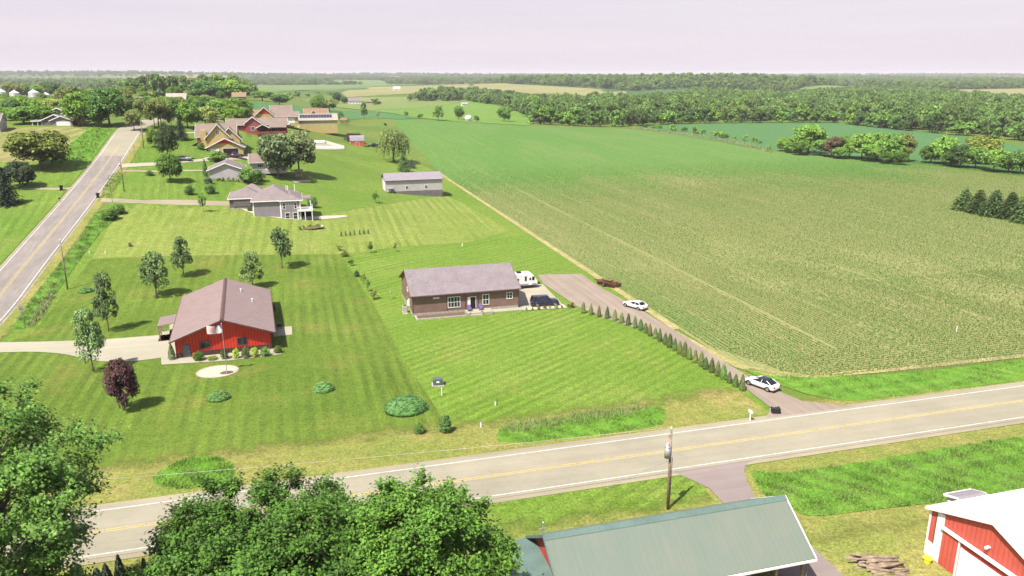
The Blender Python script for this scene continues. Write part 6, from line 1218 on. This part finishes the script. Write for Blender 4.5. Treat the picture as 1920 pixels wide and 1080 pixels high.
# gravel and planting bed of the walk-out house, rock bed below it
sheet('planting_bed',M['gravelbed'],smooth_poly(gpoly([(440,385),(470,388),(486,394),(528,404),(560,408),(600,406),(648,404),(655,407),(610,412),(550,413),(500,407),(470,400),(445,390)])),.14,4)
t=thing('rock_bed','weedy brown mulch bed with a pale boulder below the grey house','garden bed',G(578,427),RA); n=16; m=MB(); m.poly([(3.6*math.cos(2*math.pi*i/n)*(1+.15*math.sin(3*i)),2.6*math.sin(2*math.pi*i/n),.10+.02*math.sin(i)) for i in range(n)]); m.build('mulch',M['mulch'],t); m=MB(); m.ball((3.6,-.3,.2),(.5,.42,.42),9,6,.12,random.Random(2)); m.build('boulder',M['gravelbed'],t,True)
for i in range(9):
    r_=random.Random(i+50); b=G(560+r_.uniform(0,38),423+r_.uniform(0,9)); tree('weed','scrubby weed in the mulch bed below the grey house','plant','mini',b,r_.uniform(.6,1.2),r_.uniform(.4,.9),GR['olive'],'weeds in the mulch bed')
# pool fence, playset
A0=G(590,280);A1=G(646,279.5); 
def picket():
    t=thing('pool_fence','white slatted fence round a pale pool terrace beside the big maples','fence',A1,0)
    e=(A0-A1)[:2]; nr=np.array([-e[1],e[0]]); nr=nr/np.linalg.norm(nr); nr=nr if nr[1]>0 else -nr; Q=[np.zeros(2),e,e+nr*9,nr*9]
    for a,b in ((0,1),(1,2),(2,3),(3,0)):
        m=MB(); L=np.linalg.norm(Q[b]-Q[a]); n=int(L/.45)
        for i in range(n+1):
            p=Q[a]+(Q[b]-Q[a])*i/n; zz=float(T(*(A1[:2]+p)))-A1[2]; m.box(p[0]-.13,p[0]+.13,p[1]-.05,p[1]+.05,zz-.1,zz+1.5)
        m.build('fence_panel',M['trim'],t)
    sheet('pool_terrace',M['concrete'],[tuple(A1[:2]+q*.97+nr*.15) for q in Q],.12,3)
picket()
t=thing('playset','orange wooden playset beside the solar barn lawn trees','playset',G(645,234),RA); MB().box(-2,2,-1.2,1.2,1.4,1.6).build('platform',M['roof_orange'],t); posts(t,[(-1.9,-1.1),(1.9,-1.1),(-1.9,1.1),(1.9,1.1)],-.5,3.2,.22,'roof_orange'); MB().prism([(-1.5,3.1),(0,4.3),(1.5,3.1)],'x',-2.2,2.2).build('roof',M['roof_orange'],t); MB().box(-2,2,-1.25,-1.15,1.6,2.4).build('railing',M['roof_orange'],t)
t=thing('tree_fort','small weathered wooden play fort under the right silvery maple','playset',G(561,337),RA); posts(t,[(-1,-1),(1,-1),(-1,1),(1,1)],-.3,2.6,.16,'wood'); MB().box(-1.1,1.1,-1.1,1.1,1.2,1.32).build('platform',M['wood'],t); MB().box(-1.1,1.1,-1.12,-1.04,1.32,2.1).build('railing',M['wood'],t); MB().prism([(-1.3,2.5),(0,3.4),(1.3,2.5)],'x',-1.3,1.3).build('roof',M['wood'],t); MB().prism([(-2.6,0),(-1.1,1.3),(-1.1,1.4),(-2.6,.1)],'y',-.4,.4).build('slide',M['wood'],t)
sheet('sand_patch',M['gravelbed'],gpoly([(548,339),(580,338),(584,341),(552,343)]),.12,3)
# ---------------------------------------------------------------- air: thin even haze over the whole land
def build_haze():
    hb=MB(); hb.box(-17000,25000,-4000,27500,-2,64); o=hb.build('haze',None); o['kind']='stuff'
    m=bpy.data.materials.new('haze_air'); m.use_nodes=True; t=m.node_tree; t.nodes.clear(); out=t.nodes.new('ShaderNodeOutputMaterial'); v=t.nodes.new('ShaderNodeVolumePrincipled')
    v.inputs['Color'].default_value=(.88,.85,.89,1); v.inputs['Density'].default_value=HAZE; v.inputs['Anisotropy'].default_value=.0
    t.links.new(v.outputs[0],out.inputs['Volume']); o.data.materials.append(m); o.display_type='WIRE'
    try: m.cycles.homogeneous_volume=True
    except Exception: pass
HAZE=.000085
build_haze()
